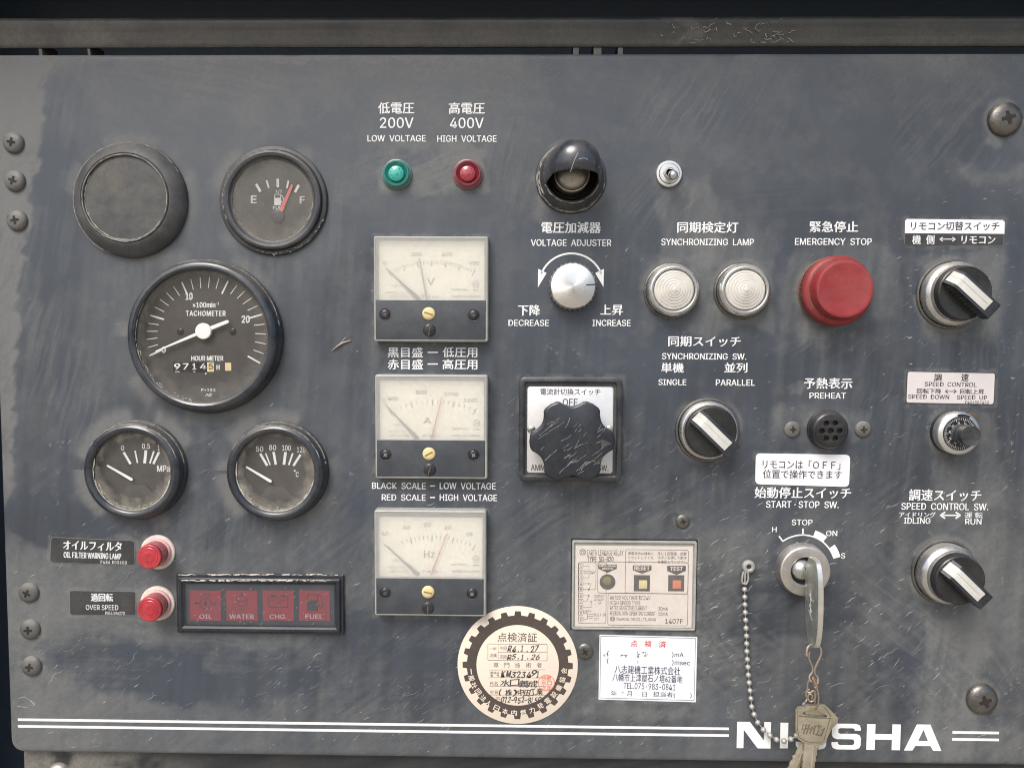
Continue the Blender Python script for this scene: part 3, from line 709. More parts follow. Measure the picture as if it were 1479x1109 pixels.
# torn outline of a lost nut at the low left, and a caught wisp of straw
m = MB(); P = [(27, 1008), (36, 1006), (44, 1011), (50, 1017), (44, 1019), (39, 1022), (26, 1020), (25, 1012)]
for k in range(3): tp.l(m, [(x+random.uniform(-1, 1), y+random.uniform(-1, 1)) for x, y in P[k:k+5]], .8, .3)
pbuild(m, 'glue_mark', 'scratch')
m = MB(); m.tube([tp.q3(479, 507, 1), tp.q3(487, 500, 2.5), tp.q3(495, 495, 2), tp.q3(507, 491.5, 1)], [.5, 1.2, 1.3, .6], 6); m.tube([tp.q3(489, 498, 2.5), tp.q3(495, 492, 3), tp.q3(499, 487, 3)], .4, 5)
pbuild(m, 'straw_wisp', 'wire')

# ------------------------------------------------------------------ scratches
rs = random.Random(11)
def scratch_set(n, region, ang, spread, ln, wd, mt, curve=.15):
    m = MB()
    for _ in range(n):
        for _t in range(20):
            x, y = region()
            break
        a = math.radians(-ang+rs.gauss(0, spread)); l_ = ln*rs.lognormvariate(0, .5); w_ = wd*rs.uniform(.5, 1.3)
        k = 5; px, py = x, y; pts = []; aa = a
        for i in range(k+1):
            pts.append(tp.q(px, py)); aa = a+rs.gauss(0, .35)
            px += math.cos(aa)*l_/k; py += math.sin(aa)*l_/k
        V = []; F = []
        for i, p in enumerate(pts):
            b = pts[min(k, i+1)]; c_ = pts[max(0, i-1)]; d = Vector((b[0]-c_[0], b[1]-c_[1])); d.normalize() if d.length else None
            ww = w_*.5*math.sin(PI*(i+.3)/(k+.6))*rs.uniform(.6, 1.3)
            V += [(p[0]-d.y*ww, p[1]+d.x*ww, .12), (p[0]+d.y*ww, p[1]-d.x*ww, .12)]
        for i in range(k): F.append((2*i, 2*i+1, 2*i+3, 2*i+2))
        m.add(V, F)
    o = pbuild(m, 'scratches', mt, kind='stuff', smooth=False); return o
def reg_low():
    while 1:
        x, y = rs.uniform(20, 1470), rs.uniform(560, 1088)
        cl = .5+.5*math.sin(x*.021+1.3*math.sin(y*.017))*math.sin(y*.028+1.1*math.sin(x*.013))
        if rs.random() < (.06+.94*max(0, (y-560)/520))*(.45 if x < 300 else 1)*cl*cl*1.6: return x, y
def reg_mid(): return rs.uniform(480, 1470), rs.uniform(330, 720)
def reg_key():
    a = rs.uniform(0, 2*PI); r = rs.uniform(50, 170); return 1140+r*math.cos(a)*1.1, 880+r*math.sin(a)
def reg_right(): return rs.uniform(1290, 1470), rs.uniform(240, 760)
def reg_left(): return rs.uniform(10, 270), rs.uniform(800, 1080)
scratch_set(900, reg_low, 35, .16, 12, .6, 'scratch_dk'); scratch_set(150, reg_low, 36, .25, 8, .8, 'scratch')
scratch_set(110, reg_mid, 40, .5, 7, .6, 'scratch_dk'); scratch_set(26, reg_mid, 35, .9, 5, .9, 'scratch')
scratch_set(120, reg_key, 32, .3, 9, .8, 'scratch'); scratch_set(120, reg_right, 25, .6, 6, .8, 'scratch_dk'); scratch_set(30, reg_right, 10, 1, 5, .9, 'scratch')
scratch_set(70, reg_left, 38, .1, 11, .8, 'scratch_dk'); scratch_set(26, reg_left, 38, .1, 7, .8, 'scratch')

# ------------------------------------------------------------------ rail over the panel and frame under it
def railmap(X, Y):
    D = .02+.34*sstep(Y, 26, 60)+.32*fbm(X, Y, 70, 200, 5)+.22*(brush(X, Y, 0, 160, 4, 201)-.5)  # dust, plus the shaded top and bounce-lit low lip painted in
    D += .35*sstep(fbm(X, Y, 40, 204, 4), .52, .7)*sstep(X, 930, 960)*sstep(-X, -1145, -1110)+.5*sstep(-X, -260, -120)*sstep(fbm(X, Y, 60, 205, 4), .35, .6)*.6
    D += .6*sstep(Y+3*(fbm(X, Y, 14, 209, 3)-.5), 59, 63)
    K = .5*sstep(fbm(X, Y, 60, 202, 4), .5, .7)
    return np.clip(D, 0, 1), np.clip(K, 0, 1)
RAIL = bpy.data.objects.new('frame_rail', None); COL.objects.link(RAIL)
RAIL['label'] = 'dusty dark steel rail running across above the panel'; RAIL['category'] = 'rail'
hr = -12
wt, wb = U(740, 23.5, hr)[1], U(740, 65, hr)[1]
def railh(A, B):
    t = (B-wb)/(wt-wb)                              # 0 low, 1 high
    return hr-6+9*t-7*np.clip(2*t-1, 0, 1)**6-2*np.clip(1-2*t, 0, 1)**10
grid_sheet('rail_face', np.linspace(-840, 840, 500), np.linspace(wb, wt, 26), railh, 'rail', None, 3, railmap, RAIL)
def rbuild(mb, name, mt, par): o = mb.build(name, mt, None); o.parent = par; o.rotation_euler = (PI/2, 0, 0); return o
for x, wd, lean in ((57, 5, 3), (127, 4, 3), (832, 8, 0), (863, 11, 0), (896, 7, 0)):
    a = tp.q(x, 60, -22); b = tp.q(x+lean, 90, -22); m = MB()
    m.prism([(b[0]-wd/2, b[1]), (b[0]+wd/2, b[1]), (a[0]+wd/2, a[1]), (a[0]-wd/2, a[1])], -60, -22, 0)
    rbuild(m, 'bracket', 'screw', RAIL)
m = MB()                                             # flaking paint ridges on the rail, and a bent lip
for _ in range(46):
    x, y = rs.uniform(940, 1140), rs.uniform(27, 62); pts = []
    for k in range(4):
        z = hr-4; pts.append((*tp.q(x, y, hr), hr+.3)); x += rs.uniform(-1, 6); y += rs.uniform(-4, 4); y = min(max(y, 27), 62)
    m.tube(pts, rs.uniform(.25, .7), 4)
rbuild(m, 'flaked_paint', 'scratch', RAIL)['kind'] = 'stuff'

LOW = bpy.data.objects.new('lower_frame', None); COL.objects.link(LOW)
LOW['label'] = 'dark frame sheet under the panel, dusty at its left end'; LOW['category'] = 'frame'
def lowmap(X, Y):
    e = fbm(X, Y, 40, 300, 5)
    D = .9*sstep(-X, -330, -60)*sstep(e, .25, .55)+.10*e+.2*(brush(X, Y, 8, 90, 6, 301)-.5)
    return np.clip(D, 0, 1), np.clip(.3*e, 0, 1)
ul = U(35, 1095, -12)[0]
grid_sheet('frame_face', np.linspace(ul, 840, 420), np.linspace(-760, wB+30, 60), lambda A, B: -12+0*A, 'frame', None, 40, lowmap, LOW)
a, b = screwhead(17, 12, False); u, v = U(86, 1116, -12)
o = a.build('bolt_head', 'chrome_dirty', None); o.parent = LOW; o.location = (u*S, 12*S, v*S); o.rotation_euler = (PI/2, 0, 0)
#PART3
# ================================================================== THE INSTRUMENTS
# ------------------------------------------------------------------ round gauges
def tick(t, m, x0, y0, x1, y1, wd, z): t.l(m, [(x0, y0), (x1, y1)], wd, z)

t = T('blank_gauge_cover', 'blank dusty black rubber cover with no dial, left of the fuel gauge', 'gauge cover', 190.3, 290)
m = MB(); m.lathe([(82, 0), (82, 3), (80.5, 6.5), (76, 11.5), (70, 16), (65.5, 18.4), (63.6, 18.8), (62.6, 18.0), (61.8, 19.4), (60.6, 20.0), (59.2, 19.4), (58.8, 16.8)], n=96); m.build('rim', 'rubber_dusty', t.o)
m = MB(); m.lathe([(59.4, 14), (58.6, 17.2), (30, 17.5), (0, 17.6)], n=96); m.build('cap', 'cap_grey', t.o)

t = T('fuel_gauge', 'round fuel gauge with E and F marks and a faded red needle', 'gauge', 396, 290.7, group='round gauges')
m = MB(); m.lathe([(77.5, 0), (77.5, 3), (76, 5), (71.5, 6), (70.5, 5.2)], n=96); m.build('flange', 'bezel_dull', t.o)
m = MB(); m.lathe([(70.5, 2), (70.5, 8), (69, 11), (66, 12), (62.5, 11), (60, 7.5), (57.6, 6.8), (57.2, 5)], n=96); m.build('bezel', 'bezel_dull', t.o)
m = MB(); m.lathe([(57.6, -1), (57.6, .5), (0, .5)], n=72); m.build('dial', 'dial', t.o)
m = MB(); z = .8; fz = lambda X, Y: (310+X/6.159, 200+Y/6.159)
for (a, b, c, d, wd) in ((372, 411, 405, 470, 3.6), (463, 377, 481, 437, 2.5), (561, 366, 562, 430, 3.8), (656, 380, 643, 440, 2.5), (746, 420, 717, 475, 3.6)):
    tick(t, m, *fz(a, b), *fz(c, d), wd, z)
t.t(m, 'E', *fz(322, 508), *fz(375, 578), z, off=.05); t.t(m, 'F', *fz(757, 515), *fz(803, 580), z, off=.05)
t.t(m, '1/2', *fz(543, 458), *fz(600, 487), z, off=.04); t.t(m, 'FUEL', *fz(518, 602), *fz(622, 632), z, off=.03)
P = [fz(533, 592), fz(533, 505), fz(540, 498), fz(580, 498), fz(588, 505), fz(588, 592)]
t.l(m, P, 1.0, z, True); m.flat([t.q(*fz(*p)) for p in ((590, 592), (533, 592), (533, 530), (590, 530))][::-1], z+.02)
t.l(m, [fz(590, 505), fz(602, 512), fz(612, 535), fz(612, 560), fz(602, 575), fz(590, 555)], 1.0, z); m.build('dial_print', 'dial_white', t.o)
m = MB(); a = t.q(*fz(690, 412), 3); b = t.q(*fz(584, 655), 3); d = Vector((b[0]-a[0], b[1]-a[1])).normalized(); nrm = Vector((-d.y, d.x))
m.prism([(a[0]-nrm.x*1.6, a[1]-nrm.y*1.6), (b[0]-nrm.x*2.8, b[1]-nrm.y*2.8), (b[0]+nrm.x*2.8, b[1]+nrm.y*2.8), (a[0]+nrm.x*1.6, a[1]+nrm.y*1.6)], 2.4, 3); m.build('needle', 'needle_red', t.o)
m = MB(); h = t.q(*fz(560, 690), 2); m.lathe([(9.5, .6), (9.5, 2.6), (8, 3.4), (0, 3.6)], h[0], h[1], 32); m.build('hub', 'bezel_dull', t.o)
m = MB(); m.lathe([(57.8, 6.2), (0, 6.2)], n=72); m.build('glass', 'glass_dusty', t.o)

t = T('tachometer', 'large round tachometer and hour meter with long white needle', 'gauge', 299.5, 486.2, group='round gauges')
m = MB(); m.lathe([(111, 0), (111.3, 4), (110.3, 8), (108.5, 12)], n=128); m.build('flange', 'bezel_dull', t.o)
m = MB(); m.lathe([(108.3, 8), (108.6, 13), (107.6, 17), (105.2, 20.5), (102, 22.5), (98.6, 22.8), (95.8, 21.3), (94.5, 19), (94.3, 16.5)], n=128); m.build('bezel', 'bezel', t.o)
m = MB(); m.lathe([(94.6, 18), (94.2, 3)], n=96); m.build('inner_wall', 'bezel_dull', t.o)
m = MB(); m.lathe([(94.4, -1), (94.4, 3), (0, 3)], n=96); m.build('dial', 'dial', t.o)
m = MB(); z = 3.3; tz = lambda X, Y: (170+X/4.82, 370+Y/4.82)
keys = [198.2, 159, 114.2, 68.7, 21.9, -26.]
cx, cy = 298, 486.5; hx, hy = 294, 478.3
for k in range(26):
    i = min(4, k//5); f = (k-5*i)/5; a = math.radians(keys[i]*(1-f)+keys[i+1]*f)
    ox, oy = cx+86*math.cos(a), cy-86*math.sin(a); d = Vector((hx-ox, hy-oy)).normalized(); ln = 19.5 if k % 5 == 0 else 15
    tick(t, m, ox, oy, ox+d.x*ln, oy+d.y*ln, 2.3 if k % 5 == 0 else 1.1, z)
t.t(m, '10', *tz(472, 253), *tz(522, 305), z, off=.05); t.t(m, '20', *tz(862, 413), *tz(920, 465), z, off=.05); t.t(m, '0', *tz(308, 628), *tz(334, 674), z, off=.05)
t.t(m, '×100min', *tz(522, 320), *tz(680, 358), z, off=.04); t.t(m, '-1', *tz(682, 320), *tz(706, 338), z, off=.03)
t.t(m, 'TACHOMETER', *tz(474, 380), *tz(752, 417), z, off=.05, space=1.15); t.t(m, 'HOUR METER', *tz(512, 694), *tz(736, 728), z, off=.05)
t.t(m, 'H', *tz(687, 755), *tz(710, 792), z, off=.06); t.t(m, 'P•182', *tz(582, 921), *tz(680, 939), z, off=.05, space=1.2)
t.l(m, [tz(610, 973), tz(622, 957), tz(630, 973), tz(640, 957)], .9, z); t.l(m, [tz(657, 957), tz(638, 957), tz(652, 973), tz(634, 973)], .9, z)
q = t.q(*tz(613, 816), z); m.flat(circ(q[0], q[1], 1.2, 10), z); m.build('dial_print', 'dial_white', t.o)
m = MB()
a = t.q(*tz(385, 808), 3); b = t.q(*tz(622, 738), 3); m.box(a[0], a[1], b[0], b[1], 2.9, 3.15); m.build('counter_window', 'screw_black', t.o)
for i, (x0, x1, s_) in enumerate(((392, 436, '9'), (453, 494, '7'), (520, 546, '1'), (572, 617, '4'), (632, 666, '5'))):
    m = MB()
    if s_ == '5': m.mat(1); a = t.q(*tz(624, 804), 3); b = t.q(*tz(670, 738), 3); m.box(a[0], a[1], b[0], b[1], 2.9, 3.3)
    m.mat(0 if s_ != '5' else 2); t.t(m, s_, *tz(x0, 745), *tz(x1, 789), 3.5, off=.06)
    if s_ in '91': t.l(m, [tz(x0+8, 803), tz(x1-6, 803)], .9, 3.5)
    m.build('counter_digit', ['dial_white', 'yellow', 'ink_grey'], t.o)
m = MB(); a = t.q(*tz(748, 797), 3); b = t.q(*tz(790, 742), 3); m.box(a[0], a[1], b[0], b[1], 2.9, 3.2); m.build('running_flag', 'yellow', t.o)
for x, y in ((437, 524), (801, 525)):
    a_, b_ = screwhead(5, 1.6, True, .5); q = t.q(*tz(x, y), 3); o = a_.build('dial_screw', 'screw_black', t.o); o.location = (q[0]*S, q[1]*S, 3*S); b_.build('cross_recess', 'dark', o)
m = MB(); zn = 9; a = t.q(*tz(262, 663), zn); b = t.q(*tz(765, 455), zn); h = t.q(*tz(598, 522), zn)
d = (Vector(b)-Vector(a)).normalized(); nr = Vector((-d.y, d.x)); A_, B_, H_ = Vector(a), Vector(b), Vector(h)
pts = [A_-nr*.8, H_-d*9-nr*2.3, H_+d*9-nr*2.8]+[B_-nr*2.4+d*0, B_+d*2.2, B_+nr*2.4]+[H_+d*9+nr*2.8, H_-d*9+nr*2.3, A_+nr*.8]
m.prism([tuple(p) for p in pts], zn-1, zn, .25); m.lathe([(11.4, zn-3), (11.6, zn+1.2), (10.8, zn+2.2), (0, zn+2.6)], h[0], h[1], 48); m.build('needle', 'needle_white', t.o)
m = MB(); m.lathe([(94.6, 17), (0, 17)], n=96); m.build('glass', 'glass_clean', t.o)

def small_gauge(name, label, x, y, zx):
    t = T(name, label, 'gauge', x, y, group='round gauges')
    m = MB(); m.lathe([(73.5, 0), (73.5, 3), (72.2, 6), (70.5, 8)], n=96); m.build('flange', 'bezel_dull', t.o)
    m = MB(); m.lathe([(70.3, 4), (71.2, 10), (70.6, 16), (68, 20.2), (64, 22.3), (60.5, 22.0), (57.8, 20), (56.6, 17), (56.4, 13)], n=96); m.build('bezel', 'bezel', t.o)
    m = MB(); m.lathe([(56.7, 15), (55.8, 5)], n=72); m.build('inner_wall', 'bezel_dull', t.o)
    m = MB(); m.lathe([(56.2, 0), (56.2, 5), (0, 5)], n=72); m.build('dial', 'dial', t.o)
    m = MB(); m.lathe([(56.8, 16), (0, 16)], n=72); m.build('glass', 'glass', t.o)
    return t
def small_needle(t, p, r):
    m = MB(); z = 8.5; a = Vector(t.q(*p, z)); b = Vector(t.q(*r, z)); d = (b-a).normalized(); n = Vector((-d.y, d.x))
    m.prism([tuple(a-n*1.2), tuple(b-n*2.1-d), tuple(b+d), tuple(b+n*2.1-d), tuple(a+n*1.2)], z-.8, z); m.build('needle', 'needle_white', t.o)
def shield(t, pts):
    m = MB(); m.prism([t.q(*p, 6.5) for p in pts], 5, 6.5, .3); m.build('hub_cover', 'dial', t.o)
t = small_gauge('pressure_gauge', 'round oil pressure gauge marked MPa at the lower left of the tachometer', 199.6, 677.8, 0)
gz = lambda X, Y: (100+X/6.16, 590+Y/6.16)
m = MB()
for a, b, c, d, wd in ((487, 392, 543, 488, 3.6), (586, 377, 607, 480, 2.2), (682, 377, 671, 480, 4.2), (752, 382, 718, 484, 2.4), (797, 390, 750, 487, 3.4)): tick(t, m, *gz(a, b), *gz(c, d), wd, 5.3)
t.t(m, '0', *gz(460, 327), *gz(489, 372), 5.3, off=.02); t.t(m, '0.5', *gz(648, 310), *gz(718, 358), 5.3, off=.02); t.t(m, '1', *gz(787, 325), *gz(805, 372), 5.3, off=.02)
t.t(m, 'MPa', *gz(782, 505), *gz(895, 562), 5.3, off=.03); m.build('dial_print', 'dial_white', t.o)
small_needle(t, gz(335, 505), gz(560, 634)); shield(t, [gz(345, 768), gz(470, 755), gz(520, 680), gz(680, 680), gz(760, 768), gz(820, 770), gz(760, 860), gz(430, 860)][::-1])
t = small_gauge('temperature_gauge', 'round water temperature gauge marked with degrees at the lower right of the tachometer', 403.0, 679.4, 0)
gz = lambda X, Y: (310+X/6.16, 590+Y/6.16)
m = MB()
for a, b, c, d, wd in ((408, 405, 465, 502, 3.6), (455, 400, 493, 498, 2.0), (525, 390, 543, 493, 3.6), (630, 392, 617, 493, 4.0), (694, 400, 660, 498, 2.4), (762, 413, 703, 504, 3.4)): tick(t, m, *gz(a, b), *gz(c, d), wd, 5.3)
for s_, x0, y0, x1, y1 in (('50', 368, 335, 433, 383), ('80', 484, 322, 548, 370), ('100', 600, 325, 678, 374), ('120', 732, 340, 808, 390), ('C', 722, 563, 748, 608)): t.t(m, s_, *gz(x0, y0), *gz(x1, y1), 5.3, off=.02)
q = t.q(*gz(712, 553), 5.3); m.ringflat(circ(q[0], q[1], 1.5, 12), circ(q[0], q[1], .5, 12), 5.3); m.build('dial_print', 'dial_white', t.o)
small_needle(t, gz(280, 518), gz(503, 650)); shield(t, [gz(300, 785), gz(405, 775), gz(470, 695), gz(620, 695), gz(705, 785), gz(800, 790), gz(740, 870), gz(370, 870)][::-1])

# ------------------------------------------------------------------ pilot lamps
for nm, lab, x, mats in (('pilot_lamp', 'small round green pilot lamp under the LOW VOLTAGE legend', 572.6, ('teal_r', 'teal_d', 'teal_b', 'seed_t')),
                         ('pilot_lamp', 'small round red pilot lamp under the HIGH VOLTAGE legend', 675, ('ruby_r', 'ruby_d', 'ruby_b', 'seed_r'))):
    t = T(nm, lab, 'lamp', x+1, 252.5, group='small pilot lamps')
    m = MB(); m.lathe([(21.5, 0), (21.8, 1.5), (21, 3), (19.6, 3.6), (19.8, 5), (19.2, 7), (18.4, 7.6)], n=64); m.build('collar', mats[0], t.o)
    m = MB(); m.lathe([(18.2, 3), (18.6, 8), (17.8, 9.6), (16.4, 9.8), (15.2, 8.6), (13.2, 6.2), (11.6, 5.6), (11.2, 5)], n=64); m.build('lens', mats[1], t.o)
    m = MB(); m.lathe([(11.3, 4), (11.2, 8), (10.6, 9.4), (8.5, 10.6), (5, 11.6), (0, 12)], n=48); m.build('dome', mats[2], t.o)
    m = MB(); rq = random.Random(3)
    for k in range(9):
        a = k*.7+rq.random()*.3; r = 7.6 if k < 7 else 3; m.sphere((r*math.cos(a), r*math.sin(a), 10.75 if r > 5 else 11.7), .9, 8, .5)
    m.build('seed_pattern', mats[3], t.o)

# ------------------------------------------------------------------ hooded panel light
t = T('hooded_light', 'black hooded panel light with a scratched dome above the voltage knob', 'lamp', 824.3, 257.8)
m = MB(); m.lathe([(50, 0), (50.3, 2.5), (49, 5), (46.5, 6), (46, 9), (44.5, 15), (42.5, 22), (40.5, 27), (38.8, 29), (37.2, 28.4), (36.4, 24), (35.5, 4)], n=96); m.build('base', 'bezel_dull', t.o)
bm = bmesh.new(); mm = MB(); R_ = 36.0
mm.lathe([(R_+7.0, 8), (R_+5.6, 20), (R_+3.6, 34), (R_+1.2, 50), (R_-.6, 62)]+[((R_-.6)*math.cos(PI/2*k/12), 60+32*math.sin(PI/2*k/12)) for k in range(1, 12)]+[(0, 92)], n=80)
me = bpy.data.meshes.new('tmp'); me.from_pydata(mm.v, [], mm.f); bm.from_mesh(me)
bmesh.ops.bisect_plane(bm, geom=bm.verts[:]+bm.edges[:]+bm.faces[:], plane_co=(0, -15, 27), plane_no=(0, 1, -.03), clear_inner=True)
bm.verts.ensure_lookup_table(); bm.verts.index_update()
m = MB(); m.add([(v.co.x+max(0, v.co.z-15)*.03, v.co.y+max(0, v.co.z-15)*.07, v.co.z) for v in bm.verts], [tuple(v.index for v in f.verts) for f in bm.faces]); bm.free(); bpy.data.meshes.remove(me)
m.build('hood', 'bezel', t.o, solid=1.8, ang=40)
m = MB(); m.lathe([(35.8, 3), (0, 3)], n=48); m.lathe([(31.5, 3), (31.5, 12), (30, 13)], n=48); m.build('socket', 'dark', t.o)
m = MB(); m.lathe([(25, 3), (25, 26), (24.4, 28), (23, 28.3), (22, 27)], n=64); m.mat(1); m.lathe([(22.2, 22), (21.5, 28), (18, 34), (12, 38), (0, 40)], n=48); m.build('bulb', ['chrome_dirty', 'chrome_dirty'], t.o)
m = MB(); m.lathe([(33.5, 6), (34.5, 12), (33.5, 14)], n=64); m.build('copper_ring', 'wire_copper', t.o)
m = MB()
for P in ([(824, 248.5), (827, 239), (831, 229), (835, 221.5)], [(836, 231), (841, 229.5), (846, 229.5), (849, 231)]):
    V = []
    for x, y in P:
        for hh in range(20, 90):
            a, b = t.q(x, y, hh)
            r = math.hypot(a, b)
            r = math.hypot(a-(hh-15)*.03, b-(hh-15)*.07)
            zs = 60+32*math.sqrt(max(0, 1-(r/(R_-.6))**2)) if r < R_-.6 else 40
            if hh >= zs: break
        V.append((a, b, zs+.1))
    m.tube(V, .45, 5)
m.build('scratch_mark', 'scratch', t.o)
dust_arc_later = t.o

# ------------------------------------------------------------------ toggle switch
t = T('toggle_switch', 'small chrome toggle switch with a ball-ended lever', 'switch', 965.6, 251.8)
m = MB(); m.lathe([(18.6, 0), (18.6, 3.4), (17.6, 4.6), (14.6, 4.8), (14.2, 3.8)], n=64); m.build('washer', 'alu_plain', t.o)
m = MB(); m.lathe([(14.0, 2), (14.0, 5.2), (13.4, 6), (8.4, 6.2), (7.2, 5.2)], n=48); m.lathe([(7.6, 6.2), (7.2, 10), (5.6, 11.5), (5.2, 11)], n=40); m.build('nut', 'alu_plain', t.o)
m = MB(); m.flat(rrect(-2.4, -14.6, 2.4, -13.2, .3), 5.1); m.build('key_slot', 'dark', t.o)
a, b = t.q(972.8, 252.6, 26); m = MB(); m.tube([(0, 0, 4), (a*.4, b*.4, 12), (a*.8, b*.8, 20)], [3.4, 3.6, 4.8], 20); m.sphere((a, b, 23), 6.9, 32); m.build('lever', 'chrome', t.o)

# ------------------------------------------------------------------ voltage adjuster knob
t = T('voltage_knob', 'round silver fluted knob with a black index line for voltage adjustment', 'knob', 826.4, 414.6)
m = MB(); m.lathe([(34.2, 1.5), (34.4, 3), (34.2, 14), (33.2, 17.5), (31.0, 19.6)], knurl=(30, 1.7, 0, 3)); m.build('skirt', 'satin', t.o)
m = MB(); m.lathe([(31.6, 19), (30.9, 20.3), (29.8, 20.8), (0, 20.8)], n=96); m.build('face', 'alu', t.o)
m = MB(); a = math.radians(4); c_, s_ = math.cos(a), math.sin(a); P = [(18.5, -.85), (31.5, -.85), (33, 0), (31.5, .85), (18.5, .85)]; m.prism([(x*c_-y*s_, x*s_+y*c_) for x, y in P], 20, 21.0)
m.build('index_line', 'dark', t.o)

# ------------------------------------------------------------------ synchronizing lamps
for lab, x in (('clear ribbed lamp in a knurled chrome ring, beside the voltage knob', 969.8), ('clear ribbed lamp in a knurled chrome ring, beside the red emergency stop', 1071)):
    t = T('synchronizing_lamp', lab, 'lamp', x, 420.2, group='clear synchronizing lamps')
    m = MB(); m.lathe([(40, 0), (40.2, 2), (39, 3.5), (37.8, 4)], n=80); m.build('washer', 'screw_dark', t.o)
    m = MB(); m.lathe([(37.4, 3), (37.6, 13), (36.6, 15.5), (35.8, 16.6), (33.6, 19.5), (32.2, 20.4), (30.6, 20.6), (29.4, 19.6), (28.8, 17.5), (28.6, 14)], knurl=(96, .7, 0, 1)); m.build('bezel', 'chrome', t.o, ang=50)
    m = MB(); prof = [(28.7, 12), (28.3, 17.2)]
    for k in range(7): r = 27.4-k*3.9; zz = 18.2+k*1.15; prof += [(r, zz+.45), (r-1.2, zz+.85), (r-2.3, zz+1.1), (r-3.3, zz+1.05), (r-3.8, zz+.85)]
    prof = [p for p in prof if p[0] > .5]; prof.append((0, 27.2)); m.lathe(prof, n=80); m.build('lens', 'lens_clear', t.o, ang=60)
    m = MB(); m.lathe([(28.4, 8), (20, 12), (9, 13), (5, 16), (0, 17)], n=48); m.build('reflector', 'cream', t.o)

# ------------------------------------------------------------------ emergency stop
t = T('emergency_stop_button', 'big dusty red emergency stop button', 'button', 1202.3, 421)
m = MB(); m.lathe([(49.5, 0), (49.5, 2), (49, 3), (49.2, 13.5), (48.2, 15)], knurl=(84, 1.6, 2, 3)); m.build('knurled_ring', 'red_knurl', t.o)
m = MB(); m.lathe([(48.6, 13), (49.2, 15.5), (49, 18), (47.8, 21), (45.4, 23.2), (43.2, 24.2), (42.0, 25.4), (41.2, 29), (40.4, 36), (39.8, 39.5), (38.6, 41.6), (36.6, 42.4), (34.6, 42.3), (32, 41.8), (15, 41.4), (0, 41.3)], n=96); m.build('push_cap', 'red_cap', t.o)

# ------------------------------------------------------------------ rotary selectors
def selector(label, x, y, rb, hd, rd, ang, ins, grp='black rotary selector switches'):
    t = T('selector_switch', label, 'switch', x, y, group=grp); k = rb/49.
    m = MB(); m.lathe([(rb, 0), (rb+.3, 1.5), (rb-.6, 3), (rb-2.6, 3.6), (rb-3.4, 3)], n=96); m.build('washer', 'screw_dark', t.o)
    r1 = rb-4.2
    m = MB(); m.lathe([(r1, 2.5), (r1+.1, 4), (r1, hd*.42), (r1-.8, hd*.45), (r1-1.4, hd*.47), (rd+4.4, hd*.56), (rd+3.2, hd*.58), (rd+2.6, hd*.56)], knurl=(110, .6, 1, 2)); m.build('knurled_ring', 'chrome', t.o, ang=45)
    m = MB(); m.lathe([(rd+2.8, hd*.45), (rd+2.6, hd*.68), (rd+1.8, hd*.72), (rd+1.1, hd*.70)], n=80); m.build('inner_ring', 'satin', t.o)
    m = MB(); m.lathe([(rd+1.2, hd*.5), (rd+.9, hd*.82), (rd+.2, hd-1.2), (rd-1.2, hd), (rd-6, hd-.3), (0, hd-.4)], n=80); m.build('disc', 'black', t.o)
    # lever: long block over the disc, sloping down at its upper left end
    ca, sa = math.cos(math.radians(ang)), math.sin(math.radians(ang)); tr = lambda a, b, z: (a*ca-b*sa, a*sa+b*ca, z)
    H = hd+17; La, Lb = -rd*.93, rd*1.12
    prof = [(La, hd-.5), (La, hd+4.5), (La+9, H-1.5), (La+13, H), (Lb-2, H+.5), (Lb, H-1.5), (Lb, hd+2), (Lb-3, hd-.3)]
    m = MB()
    for hw in (11.0,): m.rings([[tr(a, b, z) for a, z in prof] for b in (hw*1.08, hw*1.0, -hw*1.0, -hw*1.08)], True, True)
    o = m.build('lever', 'black_blue', t.o, ang=25)
    m = MB()                                        # grip ribs down both flanks
    for i in range(11):
        a0 = La+10+i*(Lb-La-16)/10.5
        for sgn in (-1, 1): m.rings([[tr(a0+da, sgn*(11.5+e), z) for da, e, z in ((-1.1, 0, hd), (1.1, 0, hd), (.5, 1.4, hd), (-.5, 1.4, hd))], [tr(a0+da, sgn*(10.6+e), z) for da, e, z in ((-1.1, 0, H-3), (1.1, 0, H-3), (.5, 1.2, H-3), (-.5, 1.2, H-3))]])
    m.build('grip_ribs', 'rib_dust', o, label='dusty grip ribs')
    m = MB(); iw = ins
    pr = [(La-.6, hd+5.0), (La+8.6, H-1.0), (La+13, H+.7), (Lb-13, H+1.2)]; lo = [(La-.2, hd+3), (La+9.4, H-3), (La+13, H-1), (Lb-13, H-.5)]
    for s0, s1 in ((-iw, -1.1), (1.1, iw)):
        V = []
        for (a, z), (a2, z2) in zip(pr, lo): V.append([tr(a, s0, z), tr(a, s1, z), tr(a2, s1, z2), tr(a2, s0, z2)])
        m.rings(V)
    V = [[tr(a, -1.3, z-.55), tr(a, 1.3, z-.55), tr(a2, 1.3, z2), tr(a2, -1.3, z2)] for (a, z), (a2, z2) in zip(pr, lo)]; m.rings(V)
    V = [[tr(a, -iw+1, pr[-1][1]), tr(a, iw-1, pr[-1][1]), tr(a, iw-1, H-1), tr(a, -iw+1, H-1)] for a in (Lb-16, Lb-13.1)]; m.rings(V)
    m.build('pointer_insert', 'insert', o)
    return t
selector('black rotary selector in a dulled chrome ring below the remote switch label', 1373, 425.3, 49.3, 36, 36.5, -42, 8.2)
selector('black rotary selector in a chrome ring below the SINGLE and PARALLEL legends', 1021.6, 620.6, 46.3, 24.5, 35.2, -44, 7.6)
selector('black rotary selector in a chrome ring below the IDLING and RUN legends', 1363, 825, 47.3, 42, 34.2, -44, 7.4)

